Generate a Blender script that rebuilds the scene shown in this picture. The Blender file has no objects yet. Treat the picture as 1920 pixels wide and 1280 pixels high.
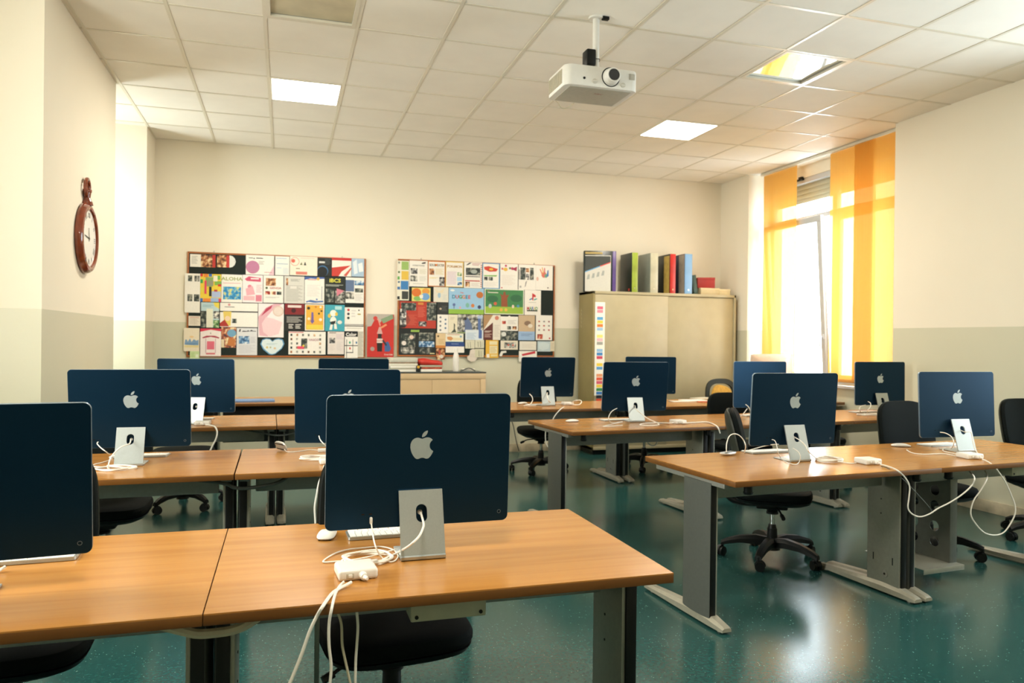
import bpy, bmesh, math, random
from mathutils import Vector, Matrix
random.seed(7)
PI = math.pi
R = math.radians
sc = bpy.context.scene
COL = sc.collection

# ------------------------------------------------------------------ camera geometry
F, YAW, PITCH, ROLL, EYE = 1410.26, .293568, -.0025798, -.0113881, 1.385
def cam_axes():
    cy, sy, cp, sp = math.cos(YAW), math.sin(YAW), math.cos(PITCH), math.sin(PITCH)
    f = Vector((sy*cp, cy*cp, sp)); r = Vector((cy, -sy, 0)); d = -(r.cross(f))
    cr, sr = math.cos(ROLL), math.sin(ROLL)
    return r*cr + d*sr, -r*sr + d*cr, f
AX = cam_axes()
def ray(u, v):
    return AX[0]*((u-960)/F) + AX[1]*((v-640)/F) + AX[2]
def Z(u, v, z=.745):          # where the sight line meets the level z
    d = ray(u, v); t = (z-EYE)/d.z
    return Vector((d.x*t, d.y*t, z))
def Y(u, v, y):               # where it meets the wall plane y
    d = ray(u, v); t = y/d.y
    return Vector((d.x*t, y, EYE+d.z*t))
def X(u, v, x):
    d = ray(u, v); t = x/d.x
    return Vector((x, d.y*t, EYE+d.z*t))

# ------------------------------------------------------------------ materials
def lin(c):
    return c/12.92 if c <= .04045 else ((c+.055)/1.055)**2.4
def hexc(h):
    return tuple(lin(int(h[i:i+2], 16)/255) for i in (0, 2, 4)) + (1,)
MATS = {}
def mat(name, col, rough=.5, metal=0., var=.06, scale=30., bump=0., coat=0., spec=.5, bscale=None):
    if name in MATS: return MATS[name]
    m = bpy.data.materials.new(name); m.use_nodes = True
    nt = m.node_tree; b = nt.nodes['Principled BSDF']
    c = hexc(col) if isinstance(col, str) else tuple(col)+(1,)
    tc = nt.nodes.new('ShaderNodeTexCoord')
    nz = nt.nodes.new('ShaderNodeTexNoise'); nz.inputs['Scale'].default_value = scale; nz.inputs['Detail'].default_value = 3
    nt.links.new(tc.outputs['Object'], nz.inputs['Vector'])
    rp = nt.nodes.new('ShaderNodeValToRGB')
    rp.color_ramp.elements[0].position = .3; rp.color_ramp.elements[1].position = .7
    rp.color_ramp.elements[0].color = tuple(x*(1-var) for x in c[:3])+(1,)
    rp.color_ramp.elements[1].color = tuple(min(1, x*(1+var)) for x in c[:3])+(1,)
    nt.links.new(nz.outputs['Fac'], rp.inputs['Fac']); nt.links.new(rp.outputs['Color'], b.inputs['Base Color'])
    b.inputs['Roughness'].default_value = rough; b.inputs['Metallic'].default_value = metal
    b.inputs['Coat Weight'].default_value = coat
    b.inputs['Specular IOR Level'].default_value = spec
    if bump:
        n2 = nt.nodes.new('ShaderNodeTexNoise'); n2.inputs['Scale'].default_value = bscale or scale*8
        nt.links.new(tc.outputs['Object'], n2.inputs['Vector'])
        bp = nt.nodes.new('ShaderNodeBump'); bp.inputs['Strength'].default_value = bump; bp.inputs['Distance'].default_value = .002
        nt.links.new(n2.outputs['Fac'], bp.inputs['Height']); nt.links.new(bp.outputs['Normal'], b.inputs['Normal'])
    MATS[name] = m
    return m
def ink(col):                 # printing ink / paper of one flat colour
    return mat('print_'+col, col, .6, 0, .03, 60)
def emit(name, col, s):
    m = bpy.data.materials.new(name); m.use_nodes = True
    b = m.node_tree.nodes['Principled BSDF']
    b.inputs['Base Color'].default_value = hexc(col); b.inputs['Emission Color'].default_value = hexc(col)
    b.inputs['Emission Strength'].default_value = s
    return m
def photo(kind):              # a printed photograph: blotches of three inks
    pal = {'dark': ('14201e', '3c4642', '98988a'), 'warm': ('3a2418', 'a8683c', 'e8cfa0'), 'green': ('24482c', '6c9a5c', 'd8dcc0'),
           'blue': ('1c3c60', '5c8cb4', 'e0e6e6'), 'red': ('5c1414', 'b83a2c', 'd8b090'), 'grey': ('30342f', '8c8c84', 'd8d4c8'),
           'rich': ('202c3c', 'b05c3c', 'e8d8a8'), 'pond': ('1c6ca8', '3c9cc8', 'd8d070'), 'bw': ('101414', '787878', 'f0ece0')}[kind]
    name = 'photo_print_'+kind
    if name in MATS: return MATS[name]
    m = bpy.data.materials.new(name); m.use_nodes = True; nt = m.node_tree; b = nt.nodes['Principled BSDF']
    tc = nt.nodes.new('ShaderNodeTexCoord'); nz = nt.nodes.new('ShaderNodeTexNoise'); nz.inputs['Scale'].default_value = 26; nz.inputs['Detail'].default_value = 2
    rp = nt.nodes.new('ShaderNodeValToRGB'); rp.color_ramp.interpolation = 'LINEAR'
    rp.color_ramp.elements[0].position = .36; rp.color_ramp.elements[0].color = hexc(pal[0])
    rp.color_ramp.elements[1].position = .66; rp.color_ramp.elements[1].color = hexc(pal[2])
    e = rp.color_ramp.elements.new(.5); e.color = hexc(pal[1])
    nt.links.new(tc.outputs['Object'], nz.inputs['Vector']); nt.links.new(nz.outputs['Fac'], rp.inputs['Fac'])
    nt.links.new(rp.outputs['Color'], b.inputs['Base Color']); b.inputs['Roughness'].default_value = .5
    MATS[name] = m
    return m

def wall_mat():
    m = bpy.data.materials.new('two_tone_wall_paint'); m.use_nodes = True; nt = m.node_tree; b = nt.nodes['Principled BSDF']
    g = nt.nodes.new('ShaderNodeNewGeometry'); sp = nt.nodes.new('ShaderNodeSeparateXYZ')
    nt.links.new(g.outputs['Position'], sp.inputs[0])
    gt = nt.nodes.new('ShaderNodeMath'); gt.operation = 'GREATER_THAN'; gt.inputs[1].default_value = 1.535
    nt.links.new(sp.outputs['Z'], gt.inputs[0])
    mx = nt.nodes.new('ShaderNodeMix'); mx.data_type = 'RGBA'
    mx.inputs['A'].default_value = hexc('cdcab2'); mx.inputs['B'].default_value = hexc('e8e0cd')
    nt.links.new(gt.outputs[0], mx.inputs['Factor'])
    nz = nt.nodes.new('ShaderNodeTexNoise'); nz.inputs['Scale'].default_value = 1.6; nz.inputs['Detail'].default_value = 5
    nt.links.new(g.outputs['Position'], nz.inputs['Vector'])
    m2 = nt.nodes.new('ShaderNodeMix'); m2.data_type = 'RGBA'; m2.blend_type = 'MULTIPLY'
    rp = nt.nodes.new('ShaderNodeValToRGB'); rp.color_ramp.elements[0].color = (.93, .93, .92, 1); rp.color_ramp.elements[1].color = (1, 1, 1, 1)
    nt.links.new(nz.outputs['Fac'], rp.inputs['Fac']); m2.inputs['Factor'].default_value = 1
    nt.links.new(mx.outputs['Result'], m2.inputs['A']); nt.links.new(rp.outputs['Color'], m2.inputs['B'])
    nt.links.new(m2.outputs['Result'], b.inputs['Base Color'])
    rr = nt.nodes.new('ShaderNodeMapRange'); rr.inputs['To Min'].default_value = .38; rr.inputs['To Max'].default_value = .85
    nt.links.new(gt.outputs[0], rr.inputs['Value']); nt.links.new(rr.outputs['Result'], b.inputs['Roughness'])
    n2 = nt.nodes.new('ShaderNodeTexNoise'); n2.inputs['Scale'].default_value = 90
    nt.links.new(g.outputs['Position'], n2.inputs['Vector'])
    bp = nt.nodes.new('ShaderNodeBump'); bp.inputs['Strength'].default_value = .12; bp.inputs['Distance'].default_value = .002
    nt.links.new(n2.outputs['Fac'], bp.inputs['Height']); nt.links.new(bp.outputs['Normal'], b.inputs['Normal'])
    return m
def floor_mat():
    m = bpy.data.materials.new('speckled_teal_vinyl'); m.use_nodes = True; nt = m.node_tree; b = nt.nodes['Principled BSDF']
    g = nt.nodes.new('ShaderNodeNewGeometry')
    nz = nt.nodes.new('ShaderNodeTexNoise'); nz.inputs['Scale'].default_value = 55; nz.inputs['Detail'].default_value = 4
    rp = nt.nodes.new('ShaderNodeValToRGB'); rp.color_ramp.elements[0].position = .3; rp.color_ramp.elements[1].position = .7
    rp.color_ramp.elements[0].color = hexc('1b413f'); rp.color_ramp.elements[1].color = hexc('29524d')
    nt.links.new(g.outputs['Position'], nz.inputs['Vector']); nt.links.new(nz.outputs['Fac'], rp.inputs['Fac'])
    vo = nt.nodes.new('ShaderNodeTexVoronoi'); vo.inputs['Scale'].default_value = 75
    nt.links.new(g.outputs['Position'], vo.inputs['Vector'])
    r2 = nt.nodes.new('ShaderNodeValToRGB'); r2.color_ramp.elements[0].position = .1; r2.color_ramp.elements[0].color = (1, 1, 1, 1)
    r2.color_ramp.elements[1].position = .17; r2.color_ramp.elements[1].color = (0, 0, 0, 1)
    nt.links.new(vo.outputs['Distance'], r2.inputs['Fac'])
    n3 = nt.nodes.new('ShaderNodeTexWhiteNoise'); nt.links.new(vo.outputs['Position'], n3.inputs['Vector'])
    gt = nt.nodes.new('ShaderNodeMath'); gt.operation = 'GREATER_THAN'; gt.inputs[1].default_value = .78
    nt.links.new(n3.outputs['Value'], gt.inputs[0])
    mu = nt.nodes.new('ShaderNodeMath'); mu.operation = 'MULTIPLY'; nt.links.new(gt.outputs[0], mu.inputs[0]); nt.links.new(r2.outputs['Color'], mu.inputs[1])
    mx = nt.nodes.new('ShaderNodeMix'); mx.data_type = 'RGBA'; nt.links.new(mu.outputs[0], mx.inputs['Factor'])
    nt.links.new(rp.outputs['Color'], mx.inputs['A']); mx.inputs['B'].default_value = hexc('90b0a2')
    nt.links.new(mx.outputs['Result'], b.inputs['Base Color'])
    n4 = nt.nodes.new('ShaderNodeTexNoise'); n4.inputs['Scale'].default_value = 2.2; n4.inputs['Detail'].default_value = 4
    nt.links.new(g.outputs['Position'], n4.inputs['Vector'])
    mr = nt.nodes.new('ShaderNodeMapRange'); mr.inputs['To Min'].default_value = .13; mr.inputs['To Max'].default_value = .25
    nt.links.new(n4.outputs['Fac'], mr.inputs['Value']); nt.links.new(mr.outputs['Result'], b.inputs['Roughness'])
    n5 = nt.nodes.new('ShaderNodeTexNoise'); n5.inputs['Scale'].default_value = 14
    nt.links.new(g.outputs['Position'], n5.inputs['Vector'])
    bp = nt.nodes.new('ShaderNodeBump'); b.inputs['Specular IOR Level'].default_value = .42; bp.inputs['Strength'].default_value = .012; bp.inputs['Distance'].default_value = .004
    nt.links.new(n5.outputs['Fac'], bp.inputs['Height']); nt.links.new(bp.outputs['Normal'], b.inputs['Normal'])
    return m
def wood_mat(name, a, c, rough):
    m = bpy.data.materials.new(name); m.use_nodes = True; nt = m.node_tree; b = nt.nodes['Principled BSDF']
    tc = nt.nodes.new('ShaderNodeTexCoord'); mp = nt.nodes.new('ShaderNodeMapping'); mp.inputs['Scale'].default_value = (1.1, 26, 26)
    oi = nt.nodes.new('ShaderNodeObjectInfo')
    cb = nt.nodes.new('ShaderNodeCombineXYZ'); nt.links.new(oi.outputs['Random'], cb.inputs['Y']); nt.links.new(oi.outputs['Random'], cb.inputs['X'])
    sca = nt.nodes.new('ShaderNodeVectorMath'); sca.operation = 'SCALE'; sca.inputs['Scale'].default_value = 40
    nt.links.new(cb.outputs[0], sca.inputs[0]); nt.links.new(sca.outputs[0], mp.inputs['Location'])
    nz = nt.nodes.new('ShaderNodeTexNoise'); nz.inputs['Scale'].default_value = 1; nz.inputs['Detail'].default_value = 5; nz.inputs['Distortion'].default_value = .6
    nt.links.new(tc.outputs['Object'], mp.inputs['Vector']); nt.links.new(mp.outputs[0], nz.inputs['Vector'])
    rp = nt.nodes.new('ShaderNodeValToRGB'); rp.color_ramp.elements[0].position = .28; rp.color_ramp.elements[1].position = .72
    rp.color_ramp.elements[0].color = hexc(a); rp.color_ramp.elements[1].color = hexc(c)
    nt.links.new(nz.outputs['Fac'], rp.inputs['Fac']); nt.links.new(rp.outputs['Color'], b.inputs['Base Color'])
    b.inputs['Roughness'].default_value = rough
    return m
def cloth_mat():              # sheer panel: daylight comes through the weave
    m = bpy.data.materials.new('sheer_orange_fabric'); m.use_nodes = True; nt = m.node_tree
    nt.nodes.remove(nt.nodes['Principled BSDF']); out = nt.nodes['Material Output']
    tc = nt.nodes.new('ShaderNodeTexCoord'); wv = nt.nodes.new('ShaderNodeTexNoise'); wv.inputs['Scale'].default_value = 3
    mp = nt.nodes.new('ShaderNodeMapping'); mp.inputs['Scale'].default_value = (1, 60, .6)
    nt.links.new(tc.outputs['Object'], mp.inputs['Vector']); nt.links.new(mp.outputs[0], wv.inputs['Vector'])
    rp = nt.nodes.new('ShaderNodeValToRGB'); rp.color_ramp.elements[0].color = hexc('d8983e'); rp.color_ramp.elements[1].color = hexc('e2a650')
    nt.links.new(wv.outputs['Fac'], rp.inputs['Fac'])
    di = nt.nodes.new('ShaderNodeBsdfDiffuse'); tr = nt.nodes.new('ShaderNodeBsdfTranslucent'); tp = nt.nodes.new('ShaderNodeBsdfTransparent')
    nt.links.new(rp.outputs['Color'], di.inputs['Color']); nt.links.new(rp.outputs['Color'], tr.inputs['Color'])
    tp.inputs['Color'].default_value = hexc('ffeecc')
    m1 = nt.nodes.new('ShaderNodeMixShader'); m1.inputs[0].default_value = .36
    nt.links.new(di.outputs[0], m1.inputs[1]); nt.links.new(tr.outputs[0], m1.inputs[2])
    m2 = nt.nodes.new('ShaderNodeMixShader'); m2.inputs[0].default_value = .11
    nt.links.new(m1.outputs[0], m2.inputs[1]); nt.links.new(tp.outputs[0], m2.inputs[2])
    nt.links.new(m2.outputs[0], out.inputs['Surface'])
    return m
def glass_mat():
    m = bpy.data.materials.new('window_glass'); m.use_nodes = True; nt = m.node_tree
    nt.nodes.remove(nt.nodes['Principled BSDF']); out = nt.nodes['Material Output']
    tp = nt.nodes.new('ShaderNodeBsdfTransparent'); gl = nt.nodes.new('ShaderNodeBsdfGlossy'); gl.inputs['Roughness'].default_value = .02
    lw = nt.nodes.new('ShaderNodeLayerWeight'); lw.inputs['Blend'].default_value = .25
    fr = nt.nodes.new('ShaderNodeMapRange'); fr.inputs['To Min'].default_value = .03; fr.inputs['To Max'].default_value = .35
    nt.links.new(lw.outputs['Facing'], fr.inputs['Value'])
    tp.inputs['Color'].default_value = (.95, .97, .97, 1)
    mx = nt.nodes.new('ShaderNodeMixShader'); nt.links.new(fr.outputs[0], mx.inputs[0]); nt.links.new(tp.outputs[0], mx.inputs[1]); nt.links.new(gl.outputs[0], mx.inputs[2])
    nt.links.new(mx.outputs[0], out.inputs['Surface'])
    return m
def marble_mat():
    m = mat('beige_marble', 'b8ac92', .3, 0, .25, 9)
    return m

WALL = wall_mat(); FLOOR = floor_mat(); CLOTH = cloth_mat(); GLASS = glass_mat(); MARBLE = marble_mat()
TILE = mat('ceiling_tile', 'eae6db', .9, 0, .03, 3, .15, bscale=220)
GRID = mat('white_grid_metal', 'd2ccba', .28, .0, .02, 20, spec=.7)
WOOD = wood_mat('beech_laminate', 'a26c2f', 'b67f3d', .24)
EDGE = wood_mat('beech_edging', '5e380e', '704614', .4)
BLUE = mat('blue_anodised_metal', '0a2e46', .36, .72, .04, 300, .05)
RIM = mat('pale_blue_metal_rim', '8aa0b4', .35, .8, .03, 50)
SILVER = mat('silver_metal', 'b4bab8', .38, .75, .03, 200)
LOGO = mat('satin_silver_logo', 'b8c4c6', .35, .5, .02, 100)
SCREEN = mat('black_glass', '08090b', .06)
WHITEP = mat('white_plastic', 'dedad0', .32, 0, .02, 40)
KEY = mat('white_keycap', 'ebe8e0', .5, 0, .02, 80)
CABLE = mat('white_cable', 'e4dfd2', .45, 0, .03, 40)
CABLEB = mat('beige_cable', 'b9b196', .5, 0, .05, 40)
CABLED = mat('grey_cable', '4a4e48', .5, 0, .05, 40)
BLACK = mat('black_plastic', '0a0d0c', .42, 0, .1, 40, spec=.3)
FABRIC = mat('black_seat_fabric', '0a100f', .8, 0, .2, 220, .3, spec=.12)
SHELL = mat('dark_olive_plastic', '2c2f27', .5, 0, .1, 60, .2, spec=.3)
STEEL = mat('grey_painted_steel', '8f8f86', .42, .35, .05, 60, .05)
PLATE = mat('pale_steel_plate', '96978a', .4, .45, .05, 60, .05)
COVER = mat('dark_grey_cover', '4c4f49', .5, 0, .06, 60)
FOOT = mat('light_grey_casting', '9b9786', .45, .3, .05, 40)
CHROME = mat('chrome', 'd8dad8', .12, 1, .02, 40)
CREAM = mat('cream_painted_metal', 'aca180', .42, 0, .04, 6)
CREAM_SHADE = mat('cream_shaded_side', '8c7d4e', .45, 0, .05, 6)  # same cream, with the shade of the cupboard's left side in its colour
DARKTOP = mat('dark_grey_laminate', '3e4544', .35, 0, .05, 30)
CORK = mat('black_board_cloth', '16211d', .9, 0, .2, 150, .3)
FRAMEW = wood_mat('reddish_wood_frame', '8a4c1e', 'a9622c', .5)
CLOCKW = mat('glossy_mahogany', '7c361c', .16, 0, .3, 14, coat=.6)
DIAL = mat('clock_dial', 'e4e2da', .3, 0, .02, 30)
PROJ = mat('projector_white', 'dcd9d0', .45, 0, .02, 40)
LENS = mat('lens_glass', '0c0d12', .04, 0, .1, 20, coat=1)
MIRROR = mat('mirror_aluminium', 'f0f0ec', .05, 1, .03, 6)
PVC = mat('white_window_frame', 'b9bcbe', .35, 0, .02, 20)
SHUTTER = mat('grey_shutter_slat', 'b9bba9', .5, 0, .03, 20)
LED = emit('led_diffuser', 'fffdf4', 7.0)
RED = mat('red_cardboard', 'a02c26', .5, 0, .06, 30)

# ------------------------------------------------------------------ mesh builder
class MB:
    def __init__(s): s.bm = bmesh.new(); s.mats = []
    def mi(s, m):
        if m not in s.mats: s.mats.append(m)
        return s.mats.index(m)
    def merge(s, t, m, M=None):
        if M is not None: t.transform(M)
        bmesh.ops.recalc_face_normals(t, faces=t.faces)
        i = s.mi(m)
        for f in t.faces: f.material_index = i
        me = bpy.data.meshes.new('tmp'); t.to_mesh(me); t.free(); s.bm.from_mesh(me); bpy.data.meshes.remove(me)
        return s
    def box(s, x0, x1, y0, y1, z0, z1, m, bev=0, seg=2, M=None):
        t = bmesh.new(); bmesh.ops.create_cube(t, size=1)
        for v in t.verts:
            v.co = Vector(((x0+x1)/2+v.co.x*(x1-x0), (y0+y1)/2+v.co.y*(y1-y0), (z0+z1)/2+v.co.z*(z1-z0)))
        if bev: bmesh.ops.bevel(t, geom=t.edges[:], offset=bev, segments=seg, affect='EDGES', profile=.5)
        return s.merge(t, m, M)
    def rings(s, rings, m, caps=True, closed=False, M=None):
        t = bmesh.new(); V = [[t.verts.new(p) for p in r] for r in rings]; n = len(V[0])
        rr = range(len(V)) if closed else range(len(V)-1)
        for i in rr:
            a, b = V[i], V[(i+1) % len(V)]
            for j in range(n): t.faces.new((a[j], a[(j+1) % n], b[(j+1) % n], b[j]))
        if caps and not closed: t.faces.new(V[0][::-1]); t.faces.new(V[-1])
        return s.merge(t, m, M)
    def cyl(s, p0, p1, r0, m, r1=None, seg=16, M=None):
        p0, p1 = Vector(p0), Vector(p1); r1 = r0 if r1 is None else r1
        q = (p1-p0).to_track_quat('Z', 'Y')
        ring = lambda p, r: [p+q@Vector((r*math.cos(2*PI*k/seg), r*math.sin(2*PI*k/seg), 0)) for k in range(seg)]
        return s.rings([ring(p0, r0), ring(p1, r1)], m, M=M)
    def lathe(s, prof, m, seg=32, M=None):          # profile of (r, z) about local z
        return s.rings([[(max(r, 1e-4)*math.cos(2*PI*k/seg), max(r, 1e-4)*math.sin(2*PI*k/seg), z) for k in range(seg)] for r, z in prof], m, M=M)
    def tube(s, pts, r, m, seg=8, smooth=6, closed=False):
        P = spline([Vector(p) for p in pts], smooth, closed)
        rr = []; up = Vector((0, 0, 1)); prev = None
        for i, p in enumerate(P):
            a = P[i-1] if (i or closed) else P[i]; b = P[(i+1) % len(P)] if (i+1 < len(P) or closed) else P[i]
            d = (b-a); d = d.normalized() if d.length > 1e-9 else Vector((1, 0, 0))
            if prev is None:
                n = d.cross(up); n = n.normalized() if n.length > .05 else d.cross(Vector((1, 0, 0))).normalized()
            else:
                n = prev - d*prev.dot(d); n = n.normalized() if n.length > 1e-6 else d.orthogonal().normalized()
            prev = n; o = d.cross(n)
            rr.append([p+(n*math.cos(2*PI*k/seg)+o*math.sin(2*PI*k/seg))*r for k in range(seg)])
        return s.rings(rr, m, closed=closed)
    def prism(s, poly, m, z0, z1, M=None, bev=0):    # polygon in local xy, extruded in z
        t = bmesh.new()
        b = [t.verts.new((p[0], p[1], z0)) for p in poly]; f = t.faces.new(b)
        e = bmesh.ops.extrude_face_region(t, geom=[f])
        for v in e['geom']:
            if isinstance(v, bmesh.types.BMVert): v.co.z = z1
        if bev:
            ed = [x for x in t.edges if abs(x.verts[0].co.z-x.verts[1].co.z) < 1e-7]
            bmesh.ops.bevel(t, geom=ed, offset=bev, segments=2, affect='EDGES', profile=.5)
        return s.merge(t, m, M)
    def holed(s, outer, holes, m, z0, z1, M=None):   # plate with holes
        t = bmesh.new()
        for z in (z0, z1):
            es = []
            for lp in [outer]+holes:
                vs = [t.verts.new((p[0], p[1], z)) for p in lp]
                es += [t.edges.new((vs[i], vs[(i+1) % len(vs)])) for i in range(len(vs))]
            bmesh.ops.triangle_fill(t, edges=es, use_beauty=True)
        for lp in [outer]+holes:
            a = [t.verts.new((p[0], p[1], z0)) for p in lp]; b = [t.verts.new((p[0], p[1], z1)) for p in lp]
            for i in range(len(lp)): t.faces.new((a[i], a[(i+1) % len(lp)], b[(i+1) % len(lp)], b[i]))
        bmesh.ops.remove_doubles(t, verts=t.verts, dist=1e-6)
        return s.merge(t, m, M)
    def quad(s, pts, m):
        t = bmesh.new(); t.faces.new([t.verts.new(p) for p in pts]); i = s.mi(m)
        for f in t.faces: f.material_index = i
        me = bpy.data.meshes.new('tmp'); t.to_mesh(me); t.free(); s.bm.from_mesh(me); bpy.data.meshes.remove(me)
        return s
    def build(s, name, parent=None, loc=None, rot=None, ang=28):
        me = bpy.data.meshes.new(name); s.bm.to_mesh(me); s.bm.free()
        for m in s.mats: me.materials.append(m)
        for p in me.polygons: p.use_smooth = True
        me.set_sharp_from_angle(angle=R(ang))
        o = bpy.data.objects.new(name, me); COL.objects.link(o)
        if parent: o.parent = parent
        if loc is not None: o.location = loc
        if rot is not None: o.rotation_euler = rot
        return o

def spline(P, n, closed=False):
    if n <= 1 or len(P) < 3: return P
    out = []; L = len(P)
    for i in range(L if closed else L-1):
        g = lambda k: P[k % L] if closed else P[max(0, min(L-1, k))]
        a, b, c, d = g(i-1), g(i), g(i+1), g(i+2)
        for j in range(n):
            t = j/n
            out.append(.5*((2*b)+(c-a)*t+(2*a-5*b+4*c-d)*t*t+(3*b-a-3*c+d)*t**3))
    if not closed: out.append(P[-1])
    return out
def rrect(x0, x1, y0, y1, r, n=5):
    out = []
    for cx, cy, a in ((x1-r, y1-r, 0), (x0+r, y1-r, 90), (x0+r, y0+r, 180), (x1-r, y0+r, 270)):
        for k in range(n+1): out.append((cx+r*math.cos(R(a+90*k/n)), cy+r*math.sin(R(a+90*k/n))))
    return out
def superell(a, b, e, n=40):
    return [(a*math.copysign(abs(math.cos(t))**(2/e), math.cos(t)), b*math.copysign(abs(math.sin(t))**(2/e), math.sin(t))) for t in (2*PI*k/n for k in range(n))]
UP = Matrix.Rotation(R(90), 4, 'X')       # local xy polygon -> xz wall plane (faces -y)

# ------------------------------------------------------------------ things
def tag(o, label, cat, group=None):
    o['label'] = label; o['category'] = cat
    if group: o['group'] = group
    return o
def thing(name, label, cat, loc=(0, 0, 0), rz=0, group=None):
    o = bpy.data.objects.new(name, None); COL.objects.link(o); o.empty_display_size = .1
    o.location = loc; o.rotation_euler = (0, 0, rz)
    return tag(o, label, cat, group)
KIDS = {}
def dup(root, loc, rz, label, group=None, drop=()):
    r = root.copy(); COL.objects.link(r); r.location = loc; r.rotation_euler = (0, 0, rz); r['label'] = label
    if group: r['group'] = group
    for ch in list(root.children):
        if ch.name.split('.')[0] in drop: continue
        c = ch.copy(); COL.objects.link(c); c.parent = r
        for g in list(ch.children):
            d = g.copy(); COL.objects.link(d); d.parent = c
    return r
def struct(o):
    o['kind'] = 'structure'; return o

# ================================================================== SETTING
CEIL, YB, XR = 3.502, 8.88, 5.6
GX, GY = -.748, 5.245
b = MB(); b.box(-2.6, 6.2, -3.2, 9.0, -.1, 0, FLOOR); struct(b.build('floor'))
# fixtures occupy four grid cells (i, j)
CELLS = {(1, -1): 'open', (1, 2): 'led', (7, -1): 'open', (7, 2): 'led'}
b = MB()
for i in range(-3, 12):
    for j in range(-14, 7):
        if (i, j) in CELLS: continue
        x0, y0 = GX+.6*i, GY+.6*j
        x1, y1 = min(x0+.6, 6.1), min(y0+.6, YB+.05)
        if x0 < 6.1 and y0 < YB+.05: b.quad([(x0, y0, CEIL), (x0, y1, CEIL), (x1, y1, CEIL), (x1, y0, CEIL)], TILE)
b.box(-2.6, 6.2, -3.2, 9.0, 3.75, 3.85, TILE)
struct(b.build('ceiling'))
b = MB()
for i in range(-2, 12):
    x = GX+.6*i; b.box(x-.012, x+.012, -3.1, YB, CEIL-.004, CEIL+.004, GRID)
for j in range(-13, 7):
    y = GY+.6*j; b.box(-2.5, 6.0, y-.012, y+.012, CEIL-.0037, CEIL+.004, GRID)
struct(b.build('trim_1'))

b = MB(); b.box(-2.5, 6.1, YB, 9.0, 0, 3.75, WALL); struct(b.build('wall_back'))
b = MB(); b.box(-2.5, 6.1, -3.2, -3.05, 0, 3.75, WALL); struct(b.build('wall_front'))
# left: outer wall with two bays of assumed, unseen windows between deep piers
b = MB()
LW = [(2.2, 3.6), (7.45, 8.1)]
b.box(-2.5, -2.3, -3.05, YB, 0, .95, WALL); b.box(-2.5, -2.3, -3.05, YB, 3.2, 3.75, WALL)
for y0, y1 in ((-3.05, LW[0][0]), (LW[0][1], LW[1][0]), (LW[1][1], YB)): b.box(-2.5, -2.3, y0, y1, .95, 3.2, WALL)
struct(b.build('wall_left'))
b = MB(); b.box(-2.3, -1.379, 5.07, 7.03, 0, 3.75, WALL); struct(b.build('pillar'))
b = MB(); b.box(-2.3, -1.355, 8.37, YB, 0, 3.75, WALL); struct(b.build('pillar'))
# right: thick wall, window bay recessed behind it
BY0, BY1 = 5.865, 8.25
b = MB(); RW = (2.2, 3.8); b.box(XR, 6.1, RW[1], BY0, 0, 3.75, WALL); b.box(XR, 6.1, -3.05, RW[0], 0, 3.75, WALL); b.box(5.86, 6.1, *RW, 0, .9, WALL); b.box(5.93, 6.1, *RW, 3.36, 3.75, WALL); b.box(XR, 6.1, BY1, YB, 0, 3.75, WALL)
b.box(5.86, 6.1, BY0, BY1, 0, .9, WALL); b.box(5.93, 6.1, BY0, BY1, 3.36, 3.75, WALL)
struct(b.build('wall_right'))
def baseboard(name, x0, x1, y0, y1):
    b = MB(); b.box(x0, x1, y0, y1, 0, .1, MARBLE, .003); struct(b.build(name))
baseboard('baseboard_back', -1.35, XR, YB-.018, YB)
baseboard('baseboard_right', XR-.018, XR, RW[1], BY0)
baseboard('baseboard_left', -1.379, -1.361, 5.07, 7.03)

def window(name, x, y0, y1, z0, z1, face, parts):
    """frame fills the wall opening; face = +1 looks into the room toward +x"""
    b = MB(); w = .06; d = .06
    b.box(x-d/2, x+d/2, y0, y1, z0, z0+w, PVC, .004); b.box(x-d/2, x+d/2, y0, y1, z1-w, z1, PVC, .004)
    b.box(x-d/2, x+d/2, y0, y0+w, z0+w, z1-w, PVC, .004); b.box(x-d/2, x+d/2, y1-w, y1, z0+w, z1-w, PVC, .004)
    for k in parts: b.box(x-d/2, x+d/2, *k, PVC, .004)
    return struct(b.build(name))
def sash(parent, x, y0, y1, z0, z1, tilt=0, handle=None):
    o = bpy.data.objects.new('window_sash', None); COL.objects.link(o); o.parent = parent
    o.location = (x, 0, z0); o.rotation_euler = (0, -tilt, 0)
    b = MB(); h = z1-z0; w = .07; d = .05
    b.box(-d/2, d/2, y0, y1, 0, w, PVC, .005); b.box(-d/2, d/2, y0, y1, h-w, h, PVC, .005)
    b.box(-d/2, d/2, y0, y0+w, w, h-w, PVC, .005); b.box(-d/2, d/2, y1-w, y1, w, h-w, PVC, .005)
    b.build('sash_frame', o)
    b = MB(); b.box(-.003, .003, y0+w-.01, y1-w+.01, w-.01, h-w+.01, GLASS); b.build('window_pane', o)
    if handle is not None:
        b = MB(); b.box(-d/2-.012, -d/2, y0+.015, y0+.042, handle-.03, handle+.03, PVC, .003)
        b.tube([(-d/2-.012, y0+.028, handle), (-d/2-.045, y0+.028, handle), (-d/2-.05, y0+.028, handle-.02), (-d/2-.05, y0+.028, handle-.12)], .008, PVC)
        b.build('window_handle', o)
WX = 5.97
w1 = window('window_1', WX, BY0, BY1, .9, 3.36, -1, [(BY0, BY1, 2.84, 2.9), (7.06, 7.13, .96, 3.3)])
sash(w1, WX-.05, 7.135, 8.19, .96, 2.84, R(3.6), .5)
sash(w1, WX-.02, BY0+.06, 7.06, .96, 2.84)
b = MB()
for y0, y1 in ((7.13, 8.19), (BY0+.06, 7.06)): b.box(WX-.003, WX+.003, y0, y1, 2.9, 3.3, GLASS)
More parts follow.
